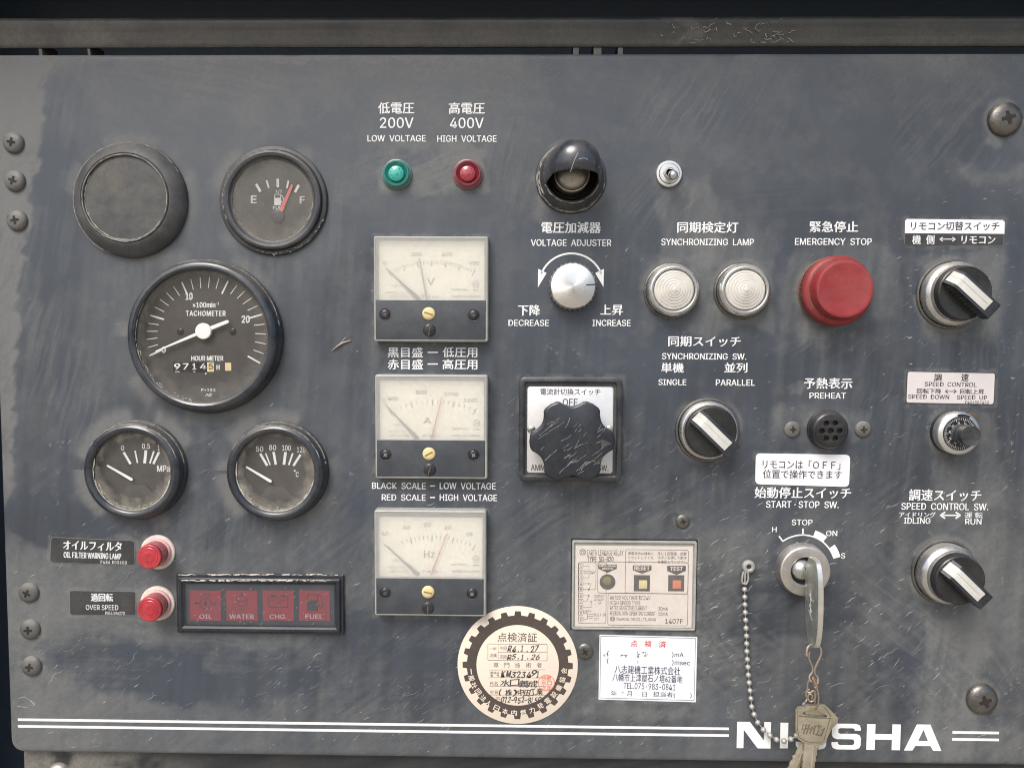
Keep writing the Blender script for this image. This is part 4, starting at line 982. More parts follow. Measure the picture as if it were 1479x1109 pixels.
# ------------------------------------------------------------------ preheat buzzer
t = T('buzzer', 'black perforated round preheat indicator between two small screws', 'buzzer', 1193.6, 619.7)
m = MB(); m.lathe([(28.4, 0), (28.6, 1.5), (27.6, 3), (26.6, 3.4)], n=64); m.lathe([(26.8, 2), (27, 9), (26, 13), (24, 15.6), (22.2, 16.4)], n=64); m.build('body', 'black', t.o)
m = MB(); hc = t.q(1200.2, 622.3, 17); holes = [(hc[0], hc[1])]+[(hc[0]+12.4*math.cos(PI/3*k+.02), hc[1]+12.4*math.sin(PI/3*k+.02)) for k in range(6)]
plate_holes(m, circ(0, 0, 22.6, 64), [circ(x, y, 3.9, 18) for x, y in holes], 14.6, 17, .5); m.build('grille', 'black', t.o)
m = MB(); m.lathe([(22, 12), (0, 12)], n=48); m.build('inside', 'dark', t.o)

# ------------------------------------------------------------------ turns-counting dial
t = T('speed_dial', 'small turns-counting dial with silver rim and smoky knob', 'knob', 1374.5, 623.6)
pz = lambda X, Y: (1310+X/11.09, 580+Y/11.09)
m = MB(); m.lathe([(31.3, 0), (31.3, 4), (30.4, 6.5)], n=64); m.build('base', 'black', t.o)
m = MB(); m.lathe([(30.2, 5), (30.6, 6), (30.6, 17), (29.8, 18.6), (28.4, 20), (24.4, 21.2), (23.6, 20.6)], n=80); m.build('rim', 'alu_plain', t.o)
m = MB(); m.lathe([(23.8, 17), (23.6, 20.2), (0, 20.6)], n=64); m.build('dial_disc', 'black', t.o)
m = MB()
for k in range(50):
    a = 2*PI*k/50; r0 = 19.2 if k % 5 else 17.6; m.line([(r0*math.cos(a), r0*math.sin(a)), (22.4*math.cos(a), 22.4*math.sin(a))], .5 if k % 5 else .75, 20.85)
for k, s_ in enumerate(('0', '10', '20', '30', '40', '50', '60', '70', '80', '90')):
    a = 2*PI*k/10+1.75; m.text(s_, 14.9*math.cos(a)-2, 14.9*math.sin(a)-1.8, 14.9*math.cos(a)+2, 14.9*math.sin(a)+1.8, 20.9, off=.04, rot=a-PI/2, keep=True)
m.build('dial_print', 'dial_white', t.o)
m = MB(); m.arc(0, 0, 26, math.radians(62), math.radians(100), 3.4, 21.45, 12); m.build('counter_window', 'dark', t.o)
m = MB(); kc = (0, 0); m.lathe([(14, 20.5), (13.6, 22), (11.5, 23), (11.5, 30)], n=32); m.build('spindle', 'bezel_dull', t.o)
m = MB(); m.lathe([(14.2, 28), (14.6, 30), (14.6, 45), (13.6, 46.6), (12.6, 46.2), (0, 45.8)], knurl=(24, .5, 1, 2)); m.build('knob', 'smoke', t.o)
m = MB(); P = [t.q(x, y, 6) for x, y in (pz(960, 175), pz(1080, 185), pz(1140, 240), pz(1100, 305), pz(1030, 270))][::-1]; m.prism(P, 2, 8, 1.2); m.build('brake_lever', 'rust', t.o)

# ------------------------------------------------------------------ ammeter selector
t = T('ammeter_switch', 'square ammeter switch with a big black lobed knob', 'switch', 823.9, 620)
az = lambda X, Y: (740+X/6.16, 530+Y/6.16)
m = MB(); a = t.q(*az(57, 1012), 12); b = t.q(*az(982, 92), 12)
plate_holes(m, rrect(a[0], a[1], b[0], b[1], 9), [rrect(a[0]+8, a[1]+8, b[0]-8, b[1]-8, 4)], 0, 13, 2.0); m.build('frame', 'bezel', t.o, ang=50)
m = MB(); m.box(a[0]+7, a[1]+7, b[0]-7, b[1]-7, 1, 7.5); m.build('backing', 'rubber_dusty', t.o)
a = t.q(*az(130, 940), 8.3); b = t.q(*az(900, 178), 8.3); m = MB(); m.box(a[0], a[1], b[0], b[1], 7.2, 8.3, 4, .2); m.build('plate', 'plate_silver', t.o)
m = MB(); t.t(m, '電流計切換スイッチ', *az(248, 193), *az(785, 248), 8.5, off=.015); m.build('lettering', 'ink', t.o)
for s_, X0, Y0, X1, Y1 in (('OFF', 447, 282, 580, 345), ('AMMETER', 165, 868, 420, 920), ('SW.', 760, 872, 856, 922)):
    m = MB(); t.t(m, s_, *az(X0, Y0), *az(X1, Y1), 8.5, off=.015); m.build('lettering', 'ink', t.o)
for X, Y, r_ in ((170, 556, .5), (865, 556, 0)):
    q = t.q(*az(X, Y), 9); sa_, sb_ = screwhead(5.8, 2, False, r_); o = sa_.build('plate_screw', 'chrome', t.o); o.location = (q[0]*S, q[1]*S, 8.3*S); sb_.build('slot', 'dark', o)
kc = t.q(*az(533, 662), 40); out = []
RL, RN = 59.5, 49.
for k in range(6):
    ax = math.radians(60*k+1)
    for dd, rr in ((-13, RL-1.6), (-9, RL), (0, RL+.5), (9, RL), (13, RL-1.6)): out.append((ax+math.radians(dd), rr))
    for i in range(1, 10):
        f = i/10; out.append((ax+math.radians(13+34*f), RL-1.6-(RL-1.6-RN)*math.sin(PI*f)**.75))
kp = [(kc[0]+r*math.cos(a), kc[1]+r*math.sin(a)) for a, r in out]
m = MB(); m.lathe([(30, 8.3), (30, 24)], kc[0], kc[1], 32); R = []
for zz, f in ((22, .985), (36, 1.0), (38.5, .992), (40, .97), (40.6, .93)): R.append([(kc[0]+(x-kc[0])*f, kc[1]+(y-kc[1])*f, zz) for x, y in kp])
m.rings(R); kn = m.build('knob', 'black_blue', t.o, ang=40)
m = MB(); tri = [t.q(*az(X, Y), 41) for X, Y in ((795, 645), (880, 682), (795, 715))]; m.line(tri, 1.2, 41.0, True); m.flat(tri, 40.9); m.build('index_mark', ['rubber_dusty'], kn)
m = MB()
for _ in range(52):
    X, Y = rs.uniform(190, 800), rs.triangular(420, 980, 860)
    if math.hypot(X-530, Y-660) > 315: continue
    pts = []; ln = rs.lognormvariate(0, .6)*52; aa = math.radians(rs.gauss(37, 5))
    for i in range(6):
        pts.append((*t.q(*az(X, Y), 41), 40.85)); aa += rs.gauss(0, .12); X += math.cos(aa)*ln/5*1.3; Y -= math.sin(aa)*ln/5*1.3
        if math.hypot(X-530, Y-660) > 335: break
    if len(pts) > 2: m.tube(pts, [rs.uniform(.08, .3) for _k in pts], 4)
m.build('knob_scratches', 'scratch', kn, kind='stuff')

# ------------------------------------------------------------------ panel meters
def meter(name, label, x0, y0, x1, y1, ysplit, z, tex, idx, red, nums, unit, tk, scr):
    t = T(name, label, 'meter', (x0+x1)/2, (y0+y1)/2, group='square panel meters')
    a = t.q(x0, y1, 17); b = t.q(x1, y0, 17); s = t.q(x0, ysplit, 17)[1]
    m = MB(); P = rrect(a[0]+1, a[1]+1, b[0]-1, b[1]-1, 3)
    m.box(a[0]+2, s, b[0]-2, b[1]-2, .2, 2); m.box(a[0]+1.5, a[1]+1.5, b[0]-1.5, s, .2, 15.4, 0, .8); m.build('case', 'band', t.o)
    m = MB(); ca_, cb_ = t.q(*z(100, 0), 3), t.q(*z(925, 80), 3); m.box(a[0]+6, s-2, b[0]-6, cb_[1], 2, 9.0); m.build('dial_card', 'card', t.o)
    # milky moulded cover: walls and a front
    m = MB(); Po = rrect(a[0], a[1], b[0], b[1], 3.5); Pi = inset(Po, 2.2)
    R = [[(x, y, zz) for x, y in Po] for zz in (0, 1, 14)]+[[(x, y, 16.4) for x, y in inset(Po, .8)], [(x, y, 17.4) for x, y in inset(Po, 2.4)], [(x, y, 17.0) for x, y in inset(Po, 3.6)]]
    m.rings(R, False, False); m.build('cover_rim', 'milky_side', t.o)
    m = MB(); w_ = 3.4; m.flat([(a[0]+w_, s), (b[0]-w_, s), (b[0]-w_, b[1]-w_), (a[0]+w_, b[1]-w_)], 17.0); m.build('cover', 'milky', t.o)
    m = MB(); m.prism([(a[0]+2.6, a[1]+2.6), (b[0]-4.2, a[1]+2.6), (b[0]-4.2, s), (a[0]+2.6, s)], 15, 17.3, .4); m.build('lower_band', 'band', t.o)
    # print
    m = MB(); zc = 9.25
    for s_, X0, Y0, X1, Y1 in nums: t.t(m, s_, *z(X0, Y0), *z(X1, Y1), zc, off=.035)
    t.t(m, unit, *z(*tex[0]), *z(*tex[1]), zc, off=.015)
    n_, maj = tk
    for k in range(n_+1):
        X = 175+k*(865-175)/n_; c0 = 525; Rr = 776; Y = 1006-math.sqrt(Rr*Rr-(X-c0)**2)
        d = Vector((495-X, 655+340-Y)).normalized(); ln = 45 if k % maj == 0 else 26; wdt = 1.5 if k % maj == 0 else .85
        t.l(m, [z(X, Y), z(X+d.x*ln, Y+d.y*ln)], wdt, zc)
    for X0, Y0, X1, Y1, s_ in ((200, 422, 285, 438, 'CLASS 2.5'), (130, 478, 300, 494, '~ 50/60 Hz'), (180, 508, 330, 526, 'JIS C 1102'), (440, 510, 600, 526, 'No.'), (680, 510, 900, 526, 'MADE IN JAPAN'), (675, 455, 815, 470, 'SERIAL')):
        t.t(m, s_, *z(X0, Y0), *z(X1, Y1), zc)
    q = t.q(*z(872, 420), zc); m.ringflat(circ(*q, 5, 24), circ(*q, 4.2, 24), zc); t.t(m, 'JIS', *z(852, 410), *z(892, 430), zc); t.l(m, [z(848, 468), z(896, 468)], 1, zc)
    m.build('dial_print', 'ink_dial', t.o)
    m = MB(); P0, P1 = Vector(t.q(*z(*idx[0]), 11)), Vector(t.q(*z(*idx[1]), 11)); d = (P1-P0).normalized(); nr = Vector((-d.y, d.x))
    m.prism([tuple(P0-nr*.5), tuple(P0+(P1-P0)*.45-nr*1.2), tuple(P1-nr*3.2), tuple(P1+nr*3.2), tuple(P0+(P1-P0)*.45+nr*1.2), tuple(P0+nr*.5)], 10.6, 11.2); m.build('needle', 'band', t.o)
    m = MB(); P0, P1 = Vector(t.q(*z(*red[0]), 12)), Vector(t.q(*z(*red[1]), 12)); d = (P1-P0).normalized(); nr = Vector((-d.y, d.x))
    m.prism([tuple(P0-nr*.6), tuple(P1-nr*1.1), tuple(P1+nr*1.1), tuple(P0+nr*.6)], 12.4, 13); m.build('set_pointer', 'pointer_grey' if unit == 'V' else 'pointer_red', t.o)
    for x, y, rot in scr[:2]:
        q = t.q(x, y, 17.3); m = MB(); m.lathe([(8.8, 17.25), (8.4, 17.9), (7.8, 17.6)], q[0], q[1], 32); m.build('screw_well', 'bezel_dull', t.o)
        sa_, sb_ = screwhead(7.6, 3.2, True, rot); o = sa_.build('screw', 'screw_black', t.o); o.location = (q[0]*S, q[1]*S, 16.4*S); sb_.build('cross_recess', 'scratch_dk' if rot > .6 else 'rubber_dusty', o)
    x, y, rot = scr[2]; q = t.q(x, y, 18); sa_, sb_ = screwhead(9.3, 3.4, False, rot); o = sa_.build('zero_adjuster', 'yellow', t.o); o.location = (q[0]*S, q[1]*S, 17.2*S)
    m = MB(); m.prism([(-6*math.cos(rot)+1.0*math.sin(rot), -6*math.sin(rot)-1.0*math.cos(rot)), (6*math.cos(rot)+1.0*math.sin(rot), 6*math.sin(rot)-1.0*math.cos(rot)), (6*math.cos(rot)-1.0*math.sin(rot), 6*math.sin(rot)+1.0*math.cos(rot)), (-6*math.cos(rot)-1.0*math.sin(rot), -6*math.sin(rot)+1.0*math.cos(rot))], 2, 3.5); m.build('slot', 'olive', o)
    x, y, rot = scr[3]; q = t.q(x, y, 18); sa_, sb_ = screwhead(9.0, 2.6, False, rot); o = sa_.build('slotted_plug', 'screw_black', t.o); o.location = (q[0]*S, q[1]*S, 17.2*S); sb_.build('slot', 'rubber_dusty', o)
    return t
z1 = lambda X, Y: (530+X/5.547, 335+Y/5.547)
z2 = lambda X, Y: (531.2+X/5.547, 535.6+Y/5.547)
z3 = lambda X, Y: (530.4+X/5.547, 731.5+Y/5.547)
meter('voltmeter', 'milky square panel meter marked V, topmost of the column of three', 540, 341.3, 705.6, 493.5, 433.4, z1, ((482, 372), (542, 425)), ((148, 285), (420, 545)), ((418, 208), (480, 545)),
      (('0', 128, 235, 155, 266), ('200', 355, 165, 440, 195), ('400', 596, 165, 684, 195), ('600', 820, 235, 900, 265)), 'V', (30, 5), ((556.1, 454.3, .4), (684.1, 455.4, .1), (619.2, 453, -.3), (620.1, 476.9, 1.5)))
meter('ammeter', 'milky square panel meter marked A, middle of the column of three', 541.9, 541.6, 704.8, 691, 635.3, z2, ((445, 375), (510, 425)), ((135, 265), (400, 545)), ((595, 205), (510, 545)),
      (('0', 118, 222, 142, 252), ('400', 160, 205, 240, 235), ('800', 385, 155, 475, 187), ('1200', 610, 170, 725, 200), ('1600', 770, 218, 880, 250)), 'A', (16, 4), ((557, 656.6, .7), (683.9, 657, .9), (619.6, 655.2, .5), (620.6, 678.2, 1.3)))
meter('frequency_meter', 'milky square panel meter marked Hz, lowest of the column of three', 540.9, 737.4, 702.6, 889, 834.5, z3, ((455, 350), (540, 410)), ((135, 300), (410, 545)), ((640, 215), (510, 545)),
      (('45', 118, 200, 170, 230), ('50', 288, 150, 340, 182), ('55', 455, 130, 510, 162), ('60', 620, 150, 670, 182), ('65', 795, 205, 845, 235)), 'Hz', (20, 5), ((556.4, 855.8, .3), (681.8, 856.9, .8), (618.3, 854.8, -.2), (618, 878, 1.6)))
def dust_arc(t, r, z, a0, a1, n, cx=0, cy=0, w=.5, dr=.6, ln=6, mt='crumbs'):
    m = MB()
    for _ in range(n):
        a = math.radians(rs.uniform(a0, a1)); rr = r+rs.gauss(0, dr*.5); l_ = rs.uniform(.3, 1)*ln/max(r, 1); ww = w*rs.uniform(.3, 1.2); k = 4; V = []; F = []
        for i in range(k+1):
            aa = a+l_*(i/k-.5); w2 = ww*math.sin(PI*(i+.4)/(k+.8))*rs.uniform(.6, 1.2)
            V += [(cx+(rr-w2)*math.cos(aa), cy+(rr-w2)*math.sin(aa), z), (cx+(rr+w2)*math.cos(aa), cy+(rr+w2)*math.sin(aa), z+.02)]
        for i in range(k): F.append((2*i, 2*i+1, 2*i+3, 2*i+2)[::-1])
        m.add(V, F)
    o = m.build('caught_dust', mt, t if not isinstance(t, T) else t.o, kind='stuff', smooth=False); return o
by = {o.name: o for o in bpy.data.objects}
g = by['blank_gauge_cover']; dust_arc(g, 60.4, 20.05, 0, 360, 120, w=.3, dr=.5, ln=14); dust_arc(g, 58.2, 17.45, 150, 330, 120, w=.5, dr=1.0, ln=12); dust_arc(g, 81, 6.2, 30, 250, 110, w=.3, dr=.8, ln=14)
g = by['emergency_stop_button']; dust_arc(g, 42.6, 24.9, 60, 230, 120, w=.7, dr=.9, ln=10, mt='red_knurl'); dust_arc(g, 41.6, 26.6, 90, 260, 60, w=.5, dr=.5, ln=10, mt='red_knurl')
g = dust_arc_later; dust_arc(g, 44.8, 14.5, 130, 215, 90, w=.6, dr=2.2, ln=9); dust_arc(g, 47.8, 6.2, 180, 350, 90, w=.5, dr=1.6, ln=9); dust_arc(g, 39.5, 28.6, 200, 340, 70, w=.45, dr=.8, ln=9)
g = by['fuel_gauge']; dust_arc(g, 71.3, 6.3, 80, 200, 50, w=.5, dr=.8); dust_arc(g, 57.4, 6.9, 190, 360, 70, w=.4, dr=.5); dust_arc(g, 75, 5.6, 250, 340, 40, w=.6, dr=2.5, ln=4)
g = by['tachometer']; dust_arc(g, 94.7, 19.4, 150, 275, 110, w=.5, dr=.5, ln=14); dust_arc(g, 109.6, 10.2, 10, 110, 60, w=.45, dr=.5, ln=12); dust_arc(g, 93, 17.3, 185, 260, 60, w=.6, dr=2.4, ln=4)
for nm in ('pressure_gauge', 'temperature_gauge'):
    g = by[nm]; dust_arc(g, 56.9, 17.8, 165, 345, 130, w=1.0, dr=1.2, ln=12, mt='pale_crumbs'); dust_arc(g, 54.5, 16.3, 200, 300, 90, w=.7, dr=2.6, ln=5); dust_arc(g, 68.6, 19.9, 20, 150, 70, w=.5, dr=.8, ln=12); dust_arc(g, 71.6, 7, 10, 120, 70, w=.7, dr=.8, ln=8)
#PART4
# ================================================================== WARNING LIGHTS AND LABELS ON THE LEFT
t = T('warning_display', 'long black warning display with four red windows reading OIL, WATER, CHG. and FUEL', 'display', 378, 870.5)
wz = lambda X, Y: (250+X/5.688, 820+Y/5.688)
a = t.q(*wz(45, 522), 1); b = t.q(*wz(1405, 55), 1)
m = MB(); P0 = rrect(a[0], a[1], b[0], b[1], 1.5, 2); R = []
for d, zz in ((0, 0), (0, 5), (.8, 6), (4.4, 6), (4.6, 9.5), (5.6, 10.6), (9, 10.6), (11.2, 7.6), (13.2, 7.2)): R.append([(x, y, zz) for x, y in rrect(a[0]+d, a[1]+d, b[0]-d, b[1]-d, max(.05, 1.5-d), 2)])
m.rings(R, False, False); m.build('frame', 'black_blue', t.o, ang=20)
m = MB(); m.box(a[0]+11, a[1]+11, b[0]-11, b[1]-11, 3, 4.2); m.build('backing', 'band', t.o)
m = MB(); m.flat([(a[0]+13, a[1]+13), (b[0]-13, a[1]+13), (b[0]-13, b[1]-13), (a[0]+13, b[1]-13)], 6.9); m.build('cover', 'lamp_cover', t.o)
wins = ((140, 392, 'OIL', 215, 322), (440, 692, 'WATER', 462, 666), (738, 990, 'CHG.', 792, 934), (1036, 1288, 'FUEL', 1087, 1232))
zz = 5.0
for i, (X0, X1, s_, tx0, tx1) in enumerate(wins):
    m = MB(); p = t.q(*wz(X0, 432), zz); q = t.q(*wz(X1, 186), zz); m.box(p[0], p[1], q[0], q[1], 4.3, zz); win = m.build('window', 'lamp_red', t.o)
    m = MB(); z5 = zz+.25; t.t(m, s_, *wz(tx0, 380), *wz(tx1, 417), z5, off=.05); m.build('lettering', 'window_text', win)
    m = MB(); z5 = zz+.25; W = lambda x, y: wz(x, y)
    if i == 0:
        q = t.q(*W(266, 290), z5); rr = 8.6; m.ringflat(circ(*q, rr, 32), circ(*q, rr-.9, 32), z5); q = t.q(*W(266, 296), z5); m.flat(circ(*q, 2.2, 12), z5); t.l(m, [W(266, 270), W(266, 296)], 1.2, z5)
        t.l(m, [W(235, 235), W(235, 218), W(300, 218), W(300, 235)], 1.2, z5)
        for sx in (-1, 1): m.flat([t.q(*W(266+sx*85, 278), z5), t.q(*W(266+sx*55, 290), z5), t.q(*W(266+sx*85, 302), z5)][::sx], z5); t.l(m, [W(266+sx*52, 290), W(266+sx*70, 290)], 1.4, z5)
    elif i == 1:
        q = t.q(*W(565, 272), z5); rr = 8.2; m.ringflat(circ(*q, rr, 32), circ(*q, rr-.8, 32), z5); t.l(m, [W(524, 272), W(606, 272)], .9, z5)
        for y0, y1, s_ in ((200, 222, 1), (322, 348, 1)): q = t.q(*W(565, (y0+y1)/2), z5); m.ringflat(circ(*q, 2.0, 16), circ(*q, 1.1, 16), z5); t.l(m, [W(552, y1), W(578, y1)], .9, z5)
    elif i == 2:
        t.l(m, [W(786, 236), W(786, 322), W(942, 322), W(942, 236)], 1.1, z5, True)
        for x in (822, 908): t.l(m, [W(x-14, 228), W(x+14, 228)], 2.2, z5)
        t.l(m, [W(808, 268), W(834, 268)], .8, z5); t.l(m, [W(896, 268), W(922, 268)], .8, z5); t.l(m, [W(909, 256), W(909, 280)], .8, z5); t.l(m, [W(840, 296), W(862, 262), W(868, 296), W(890, 262)], .6, z5)
    else:
        t.l(m, [W(1104, 348), W(1104, 216), W(1186, 216), W(1186, 348)], 1.2, z5, True); m.flat([t.q(*W(x, y), z5) for x, y in ((1104, 350), (1186, 350), (1186, 265), (1104, 265))], z5+.02)
        t.l(m, [W(1190, 220), W(1212, 228), W(1224, 262), W(1228, 310), W(1214, 326), W(1200, 310), W(1196, 280)], 1.1, z5)
    m.build('symbol', 'ink', win)
m = MB()                                            # crumbly dust on the frame's upper ledges
for Y, z0 in ((55, 6.2), (103, 10.8)):
    for _ in range(150):
        X = rs.uniform(50, 1395) if Y == 55 else rs.uniform(80, 1350)
        if rs.random() < max(0, (X-500)/1500): continue
        q = t.q(*wz(X, Y+rs.uniform(-3, 5)), z0); l_ = rs.uniform(.5, 3.5); m.tube([(q[0]-l_, q[1]+rs.uniform(-.4, .4), z0), (q[0]+l_, q[1]+rs.uniform(-.5, .5), z0)], rs.uniform(.15, .6), 4)
for _ in range(60):
    X, Y = rs.uniform(130, 1300), rs.uniform(160, 470); q = t.q(*wz(X, Y), 7.2); l_ = rs.uniform(1, 5); aa = math.radians(rs.gauss(38, 10)); m.line([(q[0], q[1]), (q[0]+l_*math.cos(aa), q[1]+l_*math.sin(aa))], .18, 7.12)
m.build('ledge_dust', 'cream', t.o, kind='stuff')

for lab, x, y, fx, fy in (('short red warning lamp on a cream ring, beside the oil filter label', 228.6, 796.8, 214.9, 804.3), ('short red warning lamp on a cream ring, beside the OVER SPEED label', 228.4, 870.4, 215.4, 880.4)):
    t = T('warning_lamp', lab, 'lamp', x, y, group='red warning lamps on cream rings')
    m = MB(); m.lathe([(25.6, 0), (25.8, 1.5), (25, 3), (23.8, 3.6), (0, 3.8)], n=64); m.build('flange', 'cream_red', t.o)
    hh = 32; q = t.q(fx, fy, hh); ax = Vector((q[0], q[1], hh)); R = []; n = 40
    def disc(f, r, dz=0): return [tuple(ax*f+Vector((r*math.cos(2*PI*k/n), r*math.sin(2*PI*k/n), dz))) for k in range(n)]
    m = MB(); m.rings([disc(.10, 21.0), disc(.14, 21.2), disc(.2, 20.4), disc(.24, 18.6)], False, True); m.build('lens_base', 'red_dot', t.o)
    m = MB(); m.rings([disc(.2, 18.4), disc(.30, 17.6), disc(.34, 18.4), disc(.5, 17.6), disc(.54, 18.3), disc(.70, 17.5), disc(.74, 18.2), disc(.92, 18.0), disc(.98, 17.2), disc(1.0, 16.0), disc(1.0, 13.2, -.7), disc(1.0, 12.4, 0), disc(1.0, 9, -.6), disc(1.0, 8, 0), disc(1.0, 4, -.5)]); m.build('lens', 'red_lens', t.o, ang=50)

def label_sheet(name, lab, cat, pts, mt, edge=None, z=.55, r=3.5, em=None):
    cx = sum(p[0] for p in pts)/4; cy = sum(p[1] for p in pts)/4
    rot = math.atan2(-(pts[1][1]-pts[0][1]), pts[1][0]-pts[0][0])
    t = T(name, lab, cat, cx, cy); q = [t.q(*p) for p in pts]            # top left, top right, low right, low left
    def quad(r, d):
        out = []
        C = [Vector(q[3]), Vector(q[2]), Vector(q[1]), Vector(q[0])]; n = 4
        for i in range(4):
            a, b, c = C[i-1], C[i], C[(i+1) % 4]; e1 = (a-b).normalized(); e2 = (c-b).normalized(); b2 = b+(e1+e2)*d; rr = max(r-d*.6, .6)
            p0, p1 = b2+e1*rr, b2+e2*rr
            for k in range(5): f = k/4; out.append(tuple((1-f)**2*p0+2*f*(1-f)*b2+f*f*p1))
        return out
    if edge:
        m = MB(); m.prism(quad(r, 0), .02, z, 0); m.build('border', edge, t.o); m = MB(); m.prism(quad(r, em or 1.0), .1, z+.15); m.build('sheet', mt, t.o)
    else: m = MB(); m.prism(quad(r, 0), .02, z+.15, 0); m.build('sheet', mt, t.o)
    t.zt = z+.3; return t, rot
def ltext(t, mb, s, x0, y0, x1, y1, off=.01, rot=0, z=None, **k):
    z = z or t.zt; a = t.q(x0, y1, z); b = t.q(x1, y0, z); return mb.text(s, a[0], a[1], b[0], b[1], z, off=off, rot=rot, **k)

t, r = label_sheet('oil_filter_label', 'black label reading OIL FILTER WARNING LAMP', 'label', ((73.7, 775), (194.6, 780.3), (195.4, 816.2), (72, 812.3)), 'label_black', 'label_edge', r=5, em=.8)
m = MB(); ltext(t, m, 'オイルフィルタ', 91.3, 781.3, 175.8, 794.7, .035, rot=-.022); ltext(t, m, 'OIL FILTER WARNING LAMP', 92, 798.2, 175, 806, .035, rot=-.022); ltext(t, m, 'P486 E03600', 145.4, 809.6, 183, 813.9, .01, rot=-.022, space=1.15); m.build('lettering', 'dial_white', t.o)
t, r = label_sheet('over_speed_label', 'black label reading OVER SPEED', 'label', ((100.5, 852), (196.2, 853.5), (196.8, 888.6), (101, 887.6)), 'label_black', 'label_edge', r=4, em=.8)
m = MB(); ltext(t, m, '過回転', 131, 856.6, 163.3, 868.2, .04); ltext(t, m, 'OVER SPEED', 124, 873.4, 170.7, 880.4, .01); ltext(t, m, 'P043 596270', 152, 883, 180, 887.4, .01); m.build('lettering', 'dial_white', t.o)

# ------------------------------------------------------------------ stickers on the right
t, r = label_sheet('remote_switch_label', 'two-tone white and black label for the remote switch, at the upper right', 'label', ((1306.6, 316.2), (1450.6, 317.8), (1449.4, 355.8), (1305.8, 354.6)), 'label_black', 'label_edge', r=4, em=.7)
m = MB(); q = [t.q(*p) for p in ((1306.6, 337.2), (1450.2, 338), (1450.8, 318), (1306.8, 316.4))]; P = [q[0], q[1]]+[(q[2][0]-0, q[2][1]-3), (q[2][0]-3, q[2][1])]+[(q[3][0]+3, q[3][1]), (q[3][0], q[3][1]-3)]; m.prism(P, .3, .85); m.build('white_band', 'sticker_white', t.o)
m = MB(); ltext(t, m, 'リモコン切替スイッチ', 1315.4, 320.4, 1443.8, 332.8, .015, z=1.1); m.build('dark_lettering', 'ink', t.o)
m = MB(); ltext(t, m, '機', 1317.2, 339.6, 1330.5, 353, .02); ltext(t, m, '側', 1337, 339.6, 1349.9, 353, .02); ltext(t, m, 'リモコン', 1388.3, 340.8, 1438, 352.4, .03); darrow(t, m, 1357, 1380.3, 345.6, 4.5, 1.2, .85); m.build('lettering', 'dial_white', t.o)
t, r = label_sheet('remote_off_label', 'white rounded sticker with two Japanese lines, below the buzzer', 'sticker', ((1091.6, 654.3), (1227.8, 656.6), (1226, 703), (1090.4, 699)), 'sticker_white', r=7)
m = MB(); ltext(t, m, 'リモコンは「ＯＦＦ」', 1101.2, 664.8, 1214, 677.2, .012, rot=-.006); ltext(t, m, '位置で操作できます', 1101.6, 679, 1216.4, 690.8, .012, rot=-.006); m.build('lettering', 'ink', t.o)
t, r = label_sheet('speed_control_label', 'silver label reading SPEED CONTROL above the turns-counting dial', 'label', ((1309.6, 535.6), (1437.9, 538), (1435.6, 584.9), (1307.6, 582.4)), 'sticker_pink', 'ink', r=4, em=1.3)
sz = lambda X, Y: (1290+X/3.698, 360+Y/3.698)
m = MB()
for s_, x0, y0, x1, y1, o_ in (('調', 218, 664, 260, 704, .03), ('速', 362, 664, 405, 705, .03), ('SPEED  CONTROL', 168, 710, 447, 733, .02), ('回転下降', 126, 744, 258, 770, .03), ('回転上昇', 357, 746, 487, 773, .03), ('SPEED  DOWN', 80, 777, 300, 799, .02), ('SPEED  UP', 340, 780, 502, 802, .02), ('P406587450', 385, 810, 512, 825, .01)):
    ltext(t, m, s_, *sz(x0, y0), *sz(x1, y1), o_, rot=-.008)
darrow(t, m, *[sz(x, 0)[0] for x in (277, 339)], sz(0, 759)[1], 4, 1.1, t.zt); m.build('lettering', 'ink', t.o)

# ------------------------------------------------------------------ round inspection sticker
t = T('inspection_sticker', 'round cream inspection sticker printed with a brown gear ring and handwritten dates', 'sticker', 747.6, 960)
k = 1.045; vz = lambda X, Y: (660+X/6.161, 870+Y/6.161)
Rr = (t.q(834.4, 960)[0]-t.q(660.8, 960)[0])/2
m = MB(); m.prism(circ(0, 0, Rr, 120), .05, 1.0, .2); m.build('paper', 'sticker_cream', t.o)
zt = 1.2; f = Rr/86.8; P = []
for i in range(24):
    a0 = 2*PI*i/24+PI/2
    for da, rr in ((-4.0, 73.3), (-2.9, 79.6), (2.9, 79.6), (4.0, 73.3)): P.append((a0+math.radians(da), rr*f))
P2 = []
for i, (a_, r_) in enumerate(P):
    P2.append((r_*math.cos(a_), r_*math.sin(a_)))
    if i % 4 == 3:
        an = P[(i+1) % len(P)][0]+(2*PI if i == len(P)-1 else 0)
        for j in (1, 2): aa = a_+(an-a_)*j/3; P2.append((r_*math.cos(aa), r_*math.sin(aa)))
m = MB(); plate_holes(m, P2, [circ(0, 0, 59.5*f, 96)], 1.0, 1.16); m.build('gear_ring', 'sticker_brown', t.o)
m = MB(); arcs = '一般社団法人日本内燃力発電設備協会'; angs = [187, 197.5, 208, 218.5, 229, 240.5, 253, 264.5, 274, 284, 294.5, 306, 317, 328, 339, 350, 360]
angs = [186+6.2*0]+[0]*0
pos = [(127, 612), (130, 672), (152, 735), (188, 793), (232, 848), (280, 893), (352, 938), (428, 966), (508, 978), (590, 976), (668, 955), (742, 918), (808, 872), (862, 816), (906, 758), (936, 686), (952, 606)]
for ch, (X, Y) in zip(arcs, pos):
    q = t.q(*vz(X, Y), zt); a = math.atan2(q[1], q[0]); hgt = 4.4 if ch != '一' else .7
    m.text(ch, q[0]-4.4, q[1]-hgt, q[0]+4.4, q[1]+hgt, zt+.05, off=.02 if hgt > 1 else .2, rot=a+PI/2)
m.build('ring_lettering', 'sticker_cream', t.o)
m = MB()
